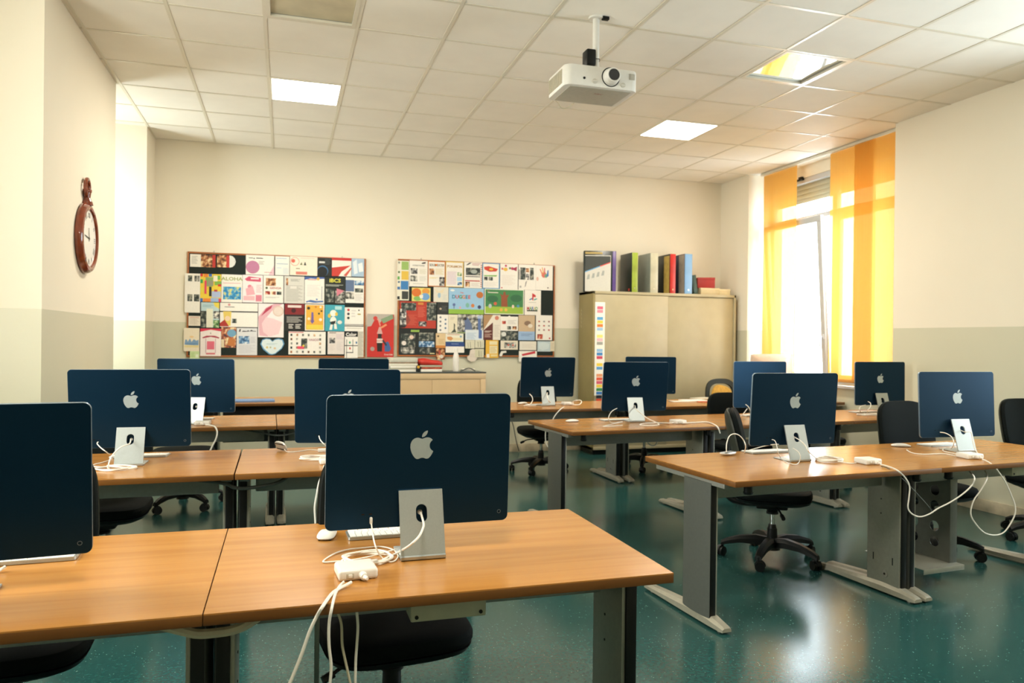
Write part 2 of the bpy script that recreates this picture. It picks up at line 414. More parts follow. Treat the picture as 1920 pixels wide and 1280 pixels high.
b.build('window_pane', w1)
b = MB()
for k in range(5): b.box(WX+.05, WX+.062, BY0, BY1, 3.08+.0555*k, 3.1352+.0555*k, SHUTTER, .004)
b.build('roller_shutter', w1)
b = MB(); c = X(1503, 335, WX-.045); b.box(WX-.07, WX-.03, c.y-.03, c.y+.03, c.z-.02, c.z+.02, BLACK, .004); b.box(WX-.09, WX-.07, c.y-.01, c.y+.045, c.z-.035, c.z-.01, BLACK, .003)
b.build('window_latch', w1)
b = MB(); b.box(5.78, 5.95, BY0, BY1, .895, .925, PVC, .006); struct(b.build('window_sill'))
for k, (y0, y1) in enumerate(LW):
    n = window('window_%d' % (k+2), -2.4, y0, y1, .95, 3.2, 1, [((y0+y1)/2-.03, (y0+y1)/2+.03, 1.0, 3.14)] if k == 0 else [])
    b = MB(); b.box(-2.403, -2.397, y0, y1, .97, 3.18, GLASS); b.build('window_pane', n)

w4 = window('window_4', WX, RW[0], RW[1], .9, 3.36, -1, [(RW[0], RW[1], 2.84, 2.9), (2.97, 3.03, .96, 3.3)])  # assumed window, out of view, added to light the computers on this side
b = MB(); b.box(WX-.003, WX+.003, RW[0]+.05, RW[1]-.05, .95, 3.31, GLASS); b.build('window_pane', w4)
b = MB(); b.box(9.2, 13.5, 6.6, 10.05, -4, 9, mat('sky_block_grey', '9a9484', .9)); struct(b.build('added_sky_block'))  # unseen block added to dim the sky behind the last curtain panel
# curtains and their track
b = MB(); b.box(5.70, 5.76, BY0, BY1-.1, CEIL-.035, CEIL-.004, GRID, .004); struct(b.build('curtain_track'))
def curtain(label, x, y0, y1, z0, amp, ph):
    b = MB(); t = bmesh.new(); ny, nzn = 28, 14; V = []
    ztop = CEIL-.036
    for i in range(ny+1):
        fy = i/ny; yv = y0+(y1-y0)*fy; row = []
        for k in range(nzn+1):
            fz = k/nzn
            row.append(t.verts.new((x+amp*math.sin(fy*7+ph)*(1-fz*.6), yv, z0+(ztop-z0)*fz)))
        V.append(row)
    for i in range(ny):
        for k in range(nzn): t.faces.new((V[i][k], V[i+1][k], V[i+1][k+1], V[i][k+1]))
    b.merge(t, CLOTH)
    o = b.build('panel_curtain'); tag(o, label, 'curtain', 'orange panel curtains')
    b = MB(); b.box(x-.006, x+.006, y0, y1, z0-.012, z0+.02, mat('orange_hem', 'd09040', .7), .003); b.build('hem_bar', o)
    return o
curtain('orange panel curtain at far end of window, beside the lit reveal', 5.735, 7.49, 8.13, 1.0, .006, 0)
curtain('sun-washed narrow orange curtain panel just past the window gap', 5.735, 6.26, 6.93, .98, .006, 1.3)
curtain('deep orange curtain panel against the edge of the near wall', 5.712, 5.93, 6.535, .99, .005, 2.2)

# ------------------------------------------------------------------ ceiling lamps
def led_panel(i, j, label):
    x, y = GX+.6*i+.3, GY+.6*j+.3
    t = thing('ceiling_light', label, 'ceiling light', (x, y, CEIL), 0, 'lit square ceiling panels')
    b = MB(); b.box(-.29, .29, -.29, .29, .006, .05, STEEL); b.box(-.288, .288, -.288, .288, -.006, .006, GRID, .002); b.build('housing', t)
    b = MB(); b.box(-.275, .275, -.275, .275, -.0085, -.006, LED); b.build('diffuser', t)
led_panel(1, 2, 'lit white square ceiling panel nearest the clock pillar')
led_panel(7, 2, 'lit white square ceiling panel between projector and curtains')
def open_fitting(i, j, label):
    x, y = GX+.6*i+.3, GY+.6*j+.3
    t = thing('ceiling_fitting', label, 'ceiling light', (x, y, CEIL), 0, 'unlit mirrored ceiling fittings')
    b = MB(); b.holed([(-.288, -.288), (.288, -.288), (.288, .288), (-.288, .288)], [[(-.262, -.262), (-.262, .262), (.262, .262), (.262, -.262)]], GRID, -.006, .01)
    for q in ((-.288, -.262, -.288, .288), (.262, .288, -.288, .288), (-.262, .262, -.288, -.262), (-.262, .262, .262, .288)): b.box(*q, .01, .12, STEEL)
    b.box(-.288, .288, -.288, .288, .12, .13, STEEL)
    b.build('housing', t)
    b = MB(); tt = bmesh.new(); n = 24; V = []
    for k in range(n+1):
        f = -1+2*k/n; zz = .014+.006*(1-f*f)
        V.append((tt.verts.new((-.262, .262*f, zz)), tt.verts.new((.262, .262*f, zz))))
    for k in range(n): tt.faces.new((V[k][0], V[k][1], V[k+1][1], V[k+1][0]))
    b.merge(tt, MIRROR if i == 7 else mat('dull_reflector', 'c9c2a8', .45, .35, .12, 5)); b.build('reflector', t)
open_fitting(7, -1, 'unlit mirrored ceiling fitting reflecting the window, beside the projector')
open_fitting(1, -1, 'dull unlit ceiling fitting cut off by the top edge')

# ------------------------------------------------------------------ projector
t = thing('projector', 'white ceiling projector with round lens hanging from a pole', 'projector', (1.91, 4.575, 2.985))
b = MB()
b.prism(rrect(-.25, .25, -.175, .175, .05, 6), PROJ, 0, .132, bev=.008)
b.box(-.21, .21, -.15, .15, -.004, .002, mat('projector_underside', 'a9a698', .4), .003)
b.build('casing', t)
b = MB()
for k in range(9): b.box(-.2535, -.249, -.11+.028*k, -.094+.028*k, .022, .112, mat('vent_shadow', 'a49c84', .7))
b.build('side_vent', t)
LM = Matrix.Translation((.055, -.17, .072)) @ Matrix.Rotation(R(90), 4, 'X')
b = MB(); b.lathe([(.062, 0), (.062, .006), (.056, .006), (.054, 0)], BLACK, 36, M=LM)
b.lathe([(.053, 0), (.052, .03), (.049, .034), (.049, .042), (.046, .046), (.046, .056), (.042, .06), (.036, .058), (.032, .046), (.03, .03), (.0, .03)], PROJ, 36, M=LM)
ln = b.build('lens_barrel', t)
b = MB(); b.lathe([(.036, .0575), (.033, .045), (.03, .032), (.022, .036), (.0, .042)], LENS, 32, M=LM); b.lathe([(.0365, .0572), (.0365, .0592), (.035, .0592), (.034, .0572)], BLACK, 32, M=LM); b.build('lens_glass', ln)
b = MB()
for cx, cz, r in ((-.055, .035, .016), (.14, .03, .016)):
    b.cyl((cx, -.173, cz), (cx, -.179, cz), r, mat('dial_grey', 'c4c0b2', .5), seg=20); b.box(cx-r*.8, cx+r*.8, -.182, -.179, cz-.002, cz+.002, PROJ)
b.build('adjustment_dial', t)
b = MB(); b.cyl((-.125, -.172, .048), (-.125, -.177, .048), .008, BLACK); b.build('remote_sensor', t)
b = MB(); b.box(.185, .222, -.1775, -.174, .07, .108, mat('speaker_mesh', 'b9b5a8', .8), .003); b.build('speaker_grille', t)
def text_into(b, s, M, m, size, ex=.0002, align='CENTER', bold=0.):
    cu = bpy.data.curves.new('lettering', 'FONT'); cu.body = s; cu.size = size; cu.align_x = align; cu.align_y = 'CENTER'; cu.extrude = ex; cu.offset = size*bold; cu.resolution_u = 2
    ob = bpy.data.objects.new('lettering', cu); me = bpy.data.meshes.new_from_object(ob)
    tt = bmesh.new(); tt.from_mesh(me); bpy.data.meshes.remove(me); bpy.data.objects.remove(ob); bpy.data.curves.remove(cu)
    b.merge(tt, m, M)
b = MB(); text_into(b, 'NEC', Matrix.Translation((.02, -.06, -.0045)) @ Matrix.Rotation(PI, 4, 'X'), mat('red_brown_lettering', '94564a', .5), .03); b.build('lettering', t)
b = MB(); px, py = .025, 0
b.cyl((px, py, .13), (px, py, CEIL-2.985), .022, PROJ, seg=24); b.cyl((px, py, CEIL-2.985-.012), (px, py, CEIL-2.985), .05, PROJ, seg=24); b.box(px-.06, px+.06, -.06, .06, .13, .142, PROJ, .003)
b.build('ceiling_pole', t)
b = MB(); b.box(px+.03, px+.075, -.045, -.015, CEIL-2.985-.022, CEIL-2.985, BLACK, .003); b.build('cable_exit', t)
b = MB(); b.tube([Y(1040, 190, 4.75)-Vector((1.91, 4.575, 2.985)), Vector((-.17, .19, .0)), Vector((-.13, .2, -.035)), Vector((-.08, .19, -.02)), Vector((-.05, .17, .01))], .003, CABLEB); b.build('cable', t)
ab = thing('power_brick', 'small black box strapped to the white projector pole', 'power supply', (1.91+px-.055, 4.555, 3.165))
b = MB(); b.box(-.032, .032, -.045, .045, 0, .105, BLACK, .01); b.build('casing', ab)
b = MB(); b.tube([(.032, 0, .05), (.06, .047, .05), (.078, .02, .05), (.06, -.026, .05), (.032, -.02, .05)], .0025, BLACK); b.build('strap', ab)
b = MB(); b.cyl((.0, 0, .0), (.0, 0, -.03), .006, BLACK); b.build('cable', ab)

# ------------------------------------------------------------------ wall clock shaped like a pocket watch
t = thing('wall_clock', 'brown pocket-watch shaped wall clock hanging on the white pillar', 'clock', (-1.379, 6.005, 2.07))
CM = Matrix.Rotation(R(90), 4, 'Y')          # local z -> +x, local x -> -z
CM = Matrix(((0, 0, 1, 0), (1, 0, 0, 0), (0, 1, 0, 0), (0, 0, 0, 1)))   # (u,v,w)->(w,u,v): u along +y, v up, w out of wall
b = MB(); b.lathe([(.235, 0), (.248, .008), (.25, .022), (.244, .038), (.232, .05), (.216, .054), (.205, .05), (.2, .04), (.198, .03)], CLOCKW, 56, M=CM); b.build('case', t)
b = MB(); b.lathe([(.2, .03), (.199, .037), (.0, .037)], DIAL, 48, M=CM); dl = b.build('dial', t)
b = MB(); INK = mat('dial_ink', '3a3a38', .5)
for k, s in enumerate(('XII', 'I', 'II', 'III', 'IIII', 'V', 'VI', 'VII', 'VIII', 'IX', 'X', 'XI')):
    a = R(30*k); text_into(b, s, CM @ Matrix.Translation((.162*math.sin(a)*1, .162*math.cos(a), .0375)) @ Matrix.Rotation(-a, 4, 'Z'), INK, .052, .0003)
b.build('numerals', dl)
def hand(a, l, w):
    return CM @ Matrix.Rotation(-a, 4, 'Z') @ Matrix.Translation((0, 0, 0))
b = MB()
for a, l in ((R(275), .12), (R(352), .075)): b.prism([(-.004, -.02), (.004, -.02), (.0025, l), (-.0025, l)], INK, .039, .0405, M=hand(a, l, 0))
b.cyl((.039, 0, 0), (.042, 0, 0), .008, INK); b.build('clock_hands', dl)
b = MB(); b.cyl((.024, 0, .235), (.024, 0, .262), .04, CLOCKW, .034, 24); b.cyl((.024, 0, .262), (.024, 0, .285), .03, CLOCKW, .022, 24); b.cyl((.024, 0, .285), (.024, 0, .325), .02, CLOCKW, .026, 24)
b.lathe([(.0, .315), (.02, .318), (.03, .33), (.03, .345), (.02, .356), (0, .36)], CLOCKW, 20, M=Matrix.Translation((.024, 0, 0)))
b.build('crown', t)
b = MB(); b.tube([(.024, .055*math.sin(a), .36+.062*math.cos(a)) for a in (2*PI*k/12 for k in range(12))], .013, CLOCKW, 10, 4, True); b.build('bow', t)

# ------------------------------------------------------------------ desks
TOP = .745
def leg(parent, x, out, y0=.0):
    """x = inner line of the foot centre; out = -1 if the outer side is toward -x"""
    l = MB()
    # column: black core, pale inner plate, dark outer cover bowed towards the end of the desk
    e = x+out*.038                       # end of the desk
    q = lambda a, c: (min(e-out*a, e-out*c), max(e-out*a, e-out*c))
    l.box(*q(.012, .046), .2, .43, .04, .70, BLACK, .003)
    l.box(*q(.046, .058), .207, .425, .045, .70, PLATE, .002)
    lo = l.build('leg', parent)
    c = MB(); prof = [(e-out*(.0115-.0105*(1-f*f)), .315+.113*f) for f in (-1+2*k/10 for k in range(11))]+[(e-out*.0135, .428), (e-out*.0135, .202)]
    c.prism(prof, COVER, .045, .70); c.build('leg_cover', lo)
    f = MB(); sec = []
    for yy, h, w in ((.1, .018, .026), (.112, .026, .03), (.2, .044, .034), (.315, .05, .034), (.43, .046, .034), (.62, .034, .032), (.795, .022, .029), (.805, .016, .026)):
        sec.append([(x-w, yy, .012), (x+w, yy, .012), (x+w*.96, yy, .012+h*.6), (x+w*.55, yy, .012+h), (x-w*.55, yy, .012+h), (x-w*.96, yy, .012+h*.6)])
    f.rings(sec, FOOT); f.build('foot', lo)
    for yy in (.15, .75):
        g = MB(); g.cyl((x, yy, 0), (x, yy, .014), .016, PLATE, .014); g.build('levelling_glide', lo)
    a = MB(); a.box(x-.024, x+.024, .1, .7, .69, .7165, STEEL, .004); a.build('top_bracket', lo)
    i0 = e-out*.058
    d = MB(); d.cyl((i0, .3, .11), (i0-out*.003, .3, .11), .02, STEEL, seg=20); d.cyl((i0-out*.003, .3, .11), (i0-out*.005, .3, .11), .006, BLACK); d.build('cable_cap', lo)
    for yy in (.25, .38):
        d = MB(); d.box(i0-.001, i0+.001, yy-.003, yy+.003, .17, .21, BLACK); d.build('cable_slot', lo)
    for zz in (.52, .44):
        d = MB(); d.cyl((i0, .33, zz), (i0-out*.002, .33, zz), .004, BLACK); d.build('screw', lo)
    return lo
def make_desk(L, W, label, loc, rz, socket=None, knobs=True):
    t = thing('computer_desk', label, 'desk', loc, rz, 'beech computer desks')
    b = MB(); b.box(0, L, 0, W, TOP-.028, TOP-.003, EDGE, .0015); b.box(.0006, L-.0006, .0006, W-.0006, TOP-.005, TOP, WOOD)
    b.build('tabletop', t)
    leg(t, .038, -1); leg(t, L-.038, 1)
    b = MB(); b.box(.085, L-.085, .3, .335, .6, .7, STEEL, .006); b.build('crossbeam', t)
    for x in (.115, L-.115) if knobs else ():
        b = MB(); b.cyl((x, .055, .715), (x, .055, .68), .02, BLACK, seg=20); b.cyl((x, .055, .68), (x, .055, .67), .024, BLACK, .02, 20); b.build('adjusting_knob', t)
    if socket is not None:
        b = MB(); b.box(socket, socket+.2, .06, .14, .655, .716, mat('beige_socket_box', 'a8a890', .5), .004)
        for q in (.015, .185): b.cyl((socket+q, .06, .668), (socket+q, .057, .668), .005, BLACK)
        b.build('socket_box', t)
    return t
dA1 = make_desk(1.2, .81, 'front row desk cut off by the left edge, under the cropped computer', (-1.375, 1.858, 0), 0, None, False)
dB1 = make_desk(1.21, .81, 'front row desk with the nearest whole computer, its end beside the aisle', (-.173, 1.858, 0), 0, .49, False)
def desk_copy(src, label, p, rz, drop=()): return dup(src, (p[0], p[1], 0), rz, label, drop=drop)
desk_copy(dA1, 'second row desk nearest the clock pillar, coiled cable on top', (-1.42, 3.705), R(.6))
desk_copy(dB1, 'second row desk with the tilted mouse, behind the nearest computer', (-.215, 3.718), R(.4))
desk_copy(dA1, 'third row desk nearest the clock pillar, cable hanging off its front', (-1.25, 5.66), R(1))
desk_copy(dB1, 'third row desk right of the seam, mostly behind second row computers', (-.045, 5.682), R(1))
dC1 = make_desk(1.3, .79, 'large desk by the aisle with the charging mouse, nearest the curtains side', (1.985, 3.0, 0), R(4.2))
dD1 = make_desk(1.3, .79, 'desk with the big dangling cable loop, nearest the bare wall', (1.985+1.3*math.cos(R(4.2)), 3.0+1.3*math.sin(R(4.2)), 0), R(4.2), .61)
a5 = R(5.2)
desk_copy(dC1, 'middle aisle desk with a mouse near its front corner', (1.933, 4.905), a5)
desk_copy(dC1, 'middle row desk behind the charging mouse desk', (1.933+1.302*math.cos(a5), 4.905+1.302*math.sin(a5)), a5)
make_desk(1.05, .79, 'middle row desk under the window end, beside the bare wall', (1.933+2.606*math.cos(a5), 4.905+2.606*math.sin(a5), 0), a5, None, False)
desk_copy(dC1, 'far desk whose computer stands by the metal cupboard', (1.89, 6.555), R(1.2))
d3 = (1.89+1.346*math.cos(R(1.2)), 6.587)
desk_copy(dC1, 'far desk strewn with magazines in front of the metal cupboard', d3, R(4.0))
desk_copy(dC1, 'far desk under the silver computer with the black logo', (d3[0]+1.302*math.cos(R(4)), d3[1]+1.302*math.sin(R(4))), R(4.0))
# last row by the wall, with a black modesty panel
dk = desk_copy(dB1, 'desk against the back wall with a blue folder and black front panel', (-.66, 7.62), R(.5), ('adjusting_knob', 'socket_box'))
b = MB(); b.box(.1, 1.1, .12, .138, .36, .714, BLACK, .003); b.build('modesty_panel', dk)
# perforated computer holder hung under the D1 desk
o = dD1; ol = o.location; inv = Matrix.LocRotScale(ol, o.rotation_euler, None).inverted()
b = MB()
hx, hy, hz = .41, .28, .13; HOLD = mat('holder_steel', '666a64', .4, .4, .06, 30)
holes = [[(cy+.03*math.cos(-2*PI*k/20), cz+.03*math.sin(-2*PI*k/20)) for k in range(20)] for cy in (.1, .24) for cz in (.1, .19, .31, .4)]
PM = Matrix(((0, 0, 1, hx), (1, 0, 0, hy), (0, 1, 0, hz), (0, 0, 0, 1)))     # plate standing along the depth of the desk
b.holed([(0, 0), (.36, 0), (.36, .48), (0, .48)], holes, HOLD, 0, .003, M=PM)
b.box(hx, hx+.055, hy-.003, hy, hz, hz+.48, HOLD, .001)
b.box(hx-.26, hx+.055, hy-.05, hy+.36, hz-.003, hz, PLATE, .001); b.box(hx-.26, hx+.055, hy-.053, hy-.05, hz-.028, hz, PLATE, .001)
b.build('computer_holder', o)
for yy in (hy+.012, hy+.33):
    b = MB(); b.box(hx+.003, hx+.008, yy-.01, yy+.01, hz+.3, .716, PLATE); b.build('hanger_rod', o)
# hanger strip seen under the front desk
b = MB(); b.box(.27, .285, .52, .535, .12, .716, mat('brushed_strip', '7c8078', .35, .6), .002); b.build('holder_strip', dB1)

# cable garlands under the seams
def cable(name, label, pts, r, m, cat='cable', group=None, parent=None, smooth=6):
    b = MB(); b.tube(pts, r, m, 8, smooth); o = b.build(name, parent)
    if not parent: tag(o, label, cat, group)
    return o
def hang(lst, y): return [Y(u, v, y) for u, v in lst]
cable('cable_hose', 'beige cable hose sagging under the front row desk seam', [(-.35, 1.96, .72)]+hang([(345, 1183), (372, 1188), (405, 1186), (440, 1180), (472, 1165)], 1.95)+[(-.0, 1.99, .72)], .012, CABLEB)
cable('cable_hose', 'dark beige cable sagging under the second row seam', [(-.52, 3.85, .72)]+hang([(415, 905), (440, 914), (470, 914), (520, 905)], 3.82)+[(.05, 3.85, .72)], .009, CABLED)
cable('cable_hose', 'thin grey cable sagging under the third row seam', [(-.33, 5.8, .72)]+hang([(495, 812), (520, 816), (548, 812)], 5.78)+[(.12, 5.8, .72)], .007, CABLED)

# ------------------------------------------------------------------ office chairs
def pad(outline_fn, levels, m, M=None):
    b = MB(); b.rings([[(x*s, y*s, z) for x, y in outline_fn] for s, z in levels], m, M=M); return b
def make_chair(label, loc, rz):
    t = thing('office_chair', label, 'chair', loc, rz, 'black office chairs')
    ol = superell(.24, .235, 4, 44)
    b = pad(ol, [(.86, .407), (.97, .411), (1., .425), (1., .44), (.97, .455), (.9, .463), (.7, .467), (.3, .465)], FABRIC); b.build('seat', t)
    b = pad(ol, [(.55, .36), (.8, .373), (.95, .391), (.985, .407)], BLACK); b.build('seat_shell', t)
    # backrest: rounded slab, curved a little, leaning back
    BM = Matrix.Translation((0, .24, .785)) @ Matrix.Rotation(R(12), 4, 'X').inverted() @ UP
    ob = [(x*(1-.06*(y/.2)), y) for x, y in superell(.215, .205, 3.6, 44)]
    def curved(levels, m, off):
        b = MB(); rr = []
        for s, z in levels: rr.append([(x*s, y*s, z - .55*(x*s)**2*-1 + off) for x, y in ob])
        b.rings(rr, m, M=BM); return b
    curved([(.9, .0), (.98, .006), (1., .02), (.98, .035), (.9, .044), (.5, .05)], FABRIC, 0).build('backrest', t)
    curved([(.6, -.03), (.9, -.022), (1.0, -.006), (1.01, .004)], SHELL, -.003).build('back_shell', t)
    b = MB(); b.tube([(0, .04, .355), (0, .2, .35), (0, .275, .39), (0, .288, .5), (0, .262, .66), (0, .272, .76)], .02, BLACK, 10); b.build('back_bracket', t)
    b = MB(); b.box(-.08, .08, -.09, .1, .33, .37, BLACK, .01)
    b.cyl((0, 0, .3), (0, 0, .335), .03, BLACK, .045, 20); b.build('tilt_mechanism', t)
    b = MB(); b.tube([(-.06, -.02, .345), (-.16, -.04, .34), (-.2, -.05, .325)], .006, BLACK); b.tube([(-.2, -.05, .325), (-.235, -.06, .313)], .013, BLACK, smooth=1); b.build('height_lever', t)
    b = MB(); b.cyl((0, 0, .2), (0, 0, .35), .015, CHROME, seg=20); b.cyl((0, 0, .292), (0, 0, .302), .038, BLACK, seg=20); gl = b.build('gas_column', t)
    b = MB(); b.cyl((0, 0, .1), (0, 0, .2), .034, BLACK, .03, 20); b.cyl((0, 0, .2), (0, 0, .225), .027, BLACK, .022, 20); b.build('column_sleeve', gl)
    b = MB(); b.cyl((0, 0, .065), (0, 0, .125), .05, BLACK, .042, 24)
    for k in range(5):
        a = 2*PI*k/5+.35; ca, sa = math.cos(a), math.sin(a); rr = []
        for d, z, w, h in ((.03, .11, .033, .03), (.1, .122, .031, .028), (.2, .116, .027, .022), (.28, .096, .023, .017), (.315, .08, .019, .014)):
            rr.append([(d*ca-q*sa, d*sa+q*ca, z+e) for q, e in ((-w, -h), (w, -h), (w, h*.2), (w*.55, h), (-w*.55, h), (-w, h*.2))])
        b.rings(rr, BLACK)
    b.build('star_base', t)
    for k in range(5):
        a = 2*PI*k/5+.35; M = Matrix.Translation((.308*math.cos(a), .308*math.sin(a), 0)) @ Matrix.Rotation(a+.9*k, 4, 'Z')
        b = MB(); b.cyl((0, 0, .045), (0, 0, .085), .01, BLACK, M=M)
        for s in (-1, 1): b.cyl((.012, s*.006, .03), (.012, s*.025, .03), .03, BLACK, seg=20, M=M)
        b.rings([[(.012+.034*math.cos(p), w, .033+.034*math.sin(p)) for p in (PI*q/8 for q in range(9))] for w in (-.008, .008)], BLACK, M=M)
        b.build('caster', t)
    return t
CH = [
 ((.352, 2.50), 6, 'black office chair tucked under the front desk with the nearest computer'),
 ((-.81, 2.68), 4, 'black office chair under the front desk cut off at the left edge'),
 ((-.95, 4.62), 0, 'black office chair under the second row desk, below its coiled cable'),
 ((-.78, 6.62), 2, 'black office chair in the third row, star base seen beneath second desk'),
 ((2.6, 7.5), -4, 'black office chair behind the far computer left of the cupboard'),
 ((3.76, 7.42), 3, 'black office chair whose base shows beneath the middle aisle desk'),
 ((4.03, 6.02), 0, 'black office chair with bare backrest top beside the pale blue computer'),
 ((3.0, 4.12), 55, 'black office chair turned sideways behind the charging mouse desk'),
 ((4.1, 3.97), -2, 'black office chair behind the desk with the big cable loop'),
 ((5.25, 4.02), 4, 'black office chair cut off by the right edge, against the wall'),
 ((5.0, 6.2), 20, 'black office chair mostly under the desk at the window end'),
]
chair0 = None
for (x, y), a, lb in CH:
    if chair0 is None: chair0 = make_chair(lb, (x, y, 0), R(a))
    else:
        c = dup(chair0, (x, y, 0), R(a), lb)
        low = .085 if 'pale blue' in lb else .035 if 'sideways' in lb else 0      # backs set lower on these two
        for ch in c.children:
            if ch.name.split('.')[0] in ('backrest', 'back_shell'): ch.location.z -= low
for ch in chair0.children:
    if ch.name.startswith('gas_column'):
        for g in ch.children: g.scale.z = 1.5
# chair with an open loop back, and the yellow cushion on it
ck = dup(chair0, (5.14, 7.86, 0), R(2), 'office chair with an open grey loop back before the cupboard', drop=('backrest', 'back_shell'))
BM = Matrix.Translation((0, .235, .76)) @ Matrix.Rotation(R(8), 4, 'X').inverted() @ UP
b = MB(); o1 = [(x*(1-.1*(y/.2)), y) for x, y in superell(.215, .175, 3, 44)]; o2 = [(x*.8, y*.72-.01) for x, y in o1]
b.holed(o1, [o2[::-1]], SHELL, -.012, .02, M=BM); b.build('backrest_frame', ck)
b = pad(superell(.14, .17, 3, 32), [(.7, -.03), (.95, -.02), (1, 0), (.95, .02), (.7, .03)], mat('yellow_cloth', 'c9983c', .8, 0, .15, 40), M=Matrix.Translation((5.1, 8.03, .69)) @ Matrix.Rotation(R(10), 4, 'X').inverted() @ UP @ Matrix.Rotation(R(-12), 4, 'Z'))
tag(b.build('cushion'), 'yellow cushion resting in the open loop chair back', 'cushion')

# ------------------------------------------------------------------ computers
APPLE = "c-.948 0-2.415-1.078-3.96-1.04-2.04.027-3.91 1.183-4.961 3.014-2.117 3.675-.546 9.103 1.519 12.09 1.013 1.454 2.208 3.09 3.792 3.039 1.52-.065 2.09-.987 3.935-.987 1.831 0 2.35.987 3.96.948 1.637-.026 2.676-1.48 3.676-2.948 1.156-1.688 1.636-3.325 1.662-3.415-.039-.013-3.182-1.221-3.22-4.857-.026-3.04 2.48-4.494 2.597-4.559-1.429-2.09-3.623-2.324-4.39-2.376-2-.156-3.675 1.09-4.61 1.09"
LEAF = "c.843-1.012 1.4-2.427 1.245-3.83-1.207.052-2.662.805-3.532 1.818-.78.896-1.454 2.338-1.273 3.714 1.338.104 2.715-.688 3.559-1.701"
import re
def bez(start, d, n=5):
    num = [float(x) for x in re.findall(r'-?(?:\d+\.\d*|\.\d+|\d+)', d)]
    p = start; out = []
    for i in range(0, len(num)-5, 6):
        c = [(p[0]+num[i+k], p[1]+num[i+k+1]) for k in (0, 2, 4)]
        for j in range(n):
            t = j/n; q = 1-t
            out.append(tuple(q**3*p[e]+3*q*q*t*c[0][e]+3*q*t*t*c[1][e]+t**3*c[2][e] for e in (0, 1)))
        p = c[2]
    return out
def logo_polys(h, cx, cz):
    s = h/24
    return [[((x-12)*s+cx, (12-y)*s+cz) for x, y in pl] for pl in (bez((12.152, 6.896), APPLE), bez((15.53, 3.83), LEAF))]
def poly_plate(b, polys, m, y0, y1, T):
    for pl in polys:
        t = bmesh.new()
        for yy in (y0, y1):
            vs = [t.verts.new((x, yy, z)) for x, z in pl]
            es = [t.edges.new((vs[i], vs[(i+1) % len(vs)])) for i in range(len(vs))]
            bmesh.ops.triangle_fill(t, edges=es, use_beauty=True)
        b.merge(t, m, T)
BW, BH = .547, .391
def make_computer(label, loc, rz, tilt):
    t = thing('desktop_computer', label, 'computer', loc, rz, 'blue desktop computers')
    # slab: local slab axes x, z(up from lower edge), y: back face at 0, screen at +.0115
    T = Matrix.Translation((0, .07, .084)) @ Matrix.Rotation(tilt, 4, 'X')
    U = T @ UP
    sl = bpy.data.objects.new('display', None)
    b = MB(); b.prism(rrect(-BW/2, BW/2, 0, BH, .017, 6), BLUE, -.0001, .0014, M=U @ Matrix.Translation((0, 0, -.0014)))
    d = b.build('display_back', t)
    b = MB(); b.prism(rrect(-BW/2-.0008, BW/2+.0008, -.0008, BH+.0008, .018, 6), RIM, -.0108, -.0008, M=U); b.build('display_rim', t)
    b = MB(); b.prism(rrect(-BW/2+.002, BW/2-.002, .002, BH-.002, .016, 6), WHITEP, -.0114, -.0106, M=U); b.box(-BW/2+.012, BW/2-.012, .0113, .0118, .085, BH-.012, SCREEN, M=T); b.build('screen', t)
    b = MB(); poly_plate(b, logo_polys(.0845, .002, .242), LOGO, -.0006, .0004, T); b.build('logo', d)
    b = MB(); BMx = T @ Matrix.Translation((.246, -.0, .028)) @ UP
    b.lathe([(.0056, 0), (.0056, .0008), (.0046, .0008), (.0045, .0)], RIM, 20, M=BMx); b.lathe([(.0045, .0003), (.0, .0003)], BLUE, 20, M=BMx); b.build('power_button', d)
    b = MB()
    for k in range(2): b.prism(rrect(-.0045, .0045, -.0015, .0015, .0014, 3), SCREEN, 0, .0005, M=T @ Matrix.Translation((-.145-.022*k, 0, .042)) @ UP)
    b.build('ports', d)
    # stand: leaning plate with a round-ended hole, bent into a base
    ht = .2; lean = R(17)
    S = Matrix.Translation((0, .004, .008)) @ Matrix.Rotation(-lean, 4, 'X') @ UP
    hole = [(x, z) for x, z in rrect(-.0165, .0165, .098, .15, .0164, 8)][::-1]
    b = MB(); b.holed([(-.065, 0), (.065, 0), (.065, ht-.008), (-.065, ht-.008)], [hole], SILVER, -.003, .003, M=S)
    b.box(-.065, .065, .002, .147, 0, .006, SILVER, .002)
    bend = [(-.003+.0, .0035), (-.0005, .0015), (.004, .0), (.012, .0), (.012, .006), (.007, .007), (.0055, .010), (.003, .014), (-.004, .012)]
    b.rings([[(x, q[0], q[1]) for q in bend] for x in (-.065, .065)], SILVER)
    b.build('stand', t)
    b = MB(); b.box(-.05, .05, .062, .075, .162, .184, SILVER, .004); b.build('hinge', t)
    b = MB(); b.cyl((0, .0715, .125), (0, .058, .124), .008, WHITEP, .006, 16); b.build('power_socket', t)
    return t
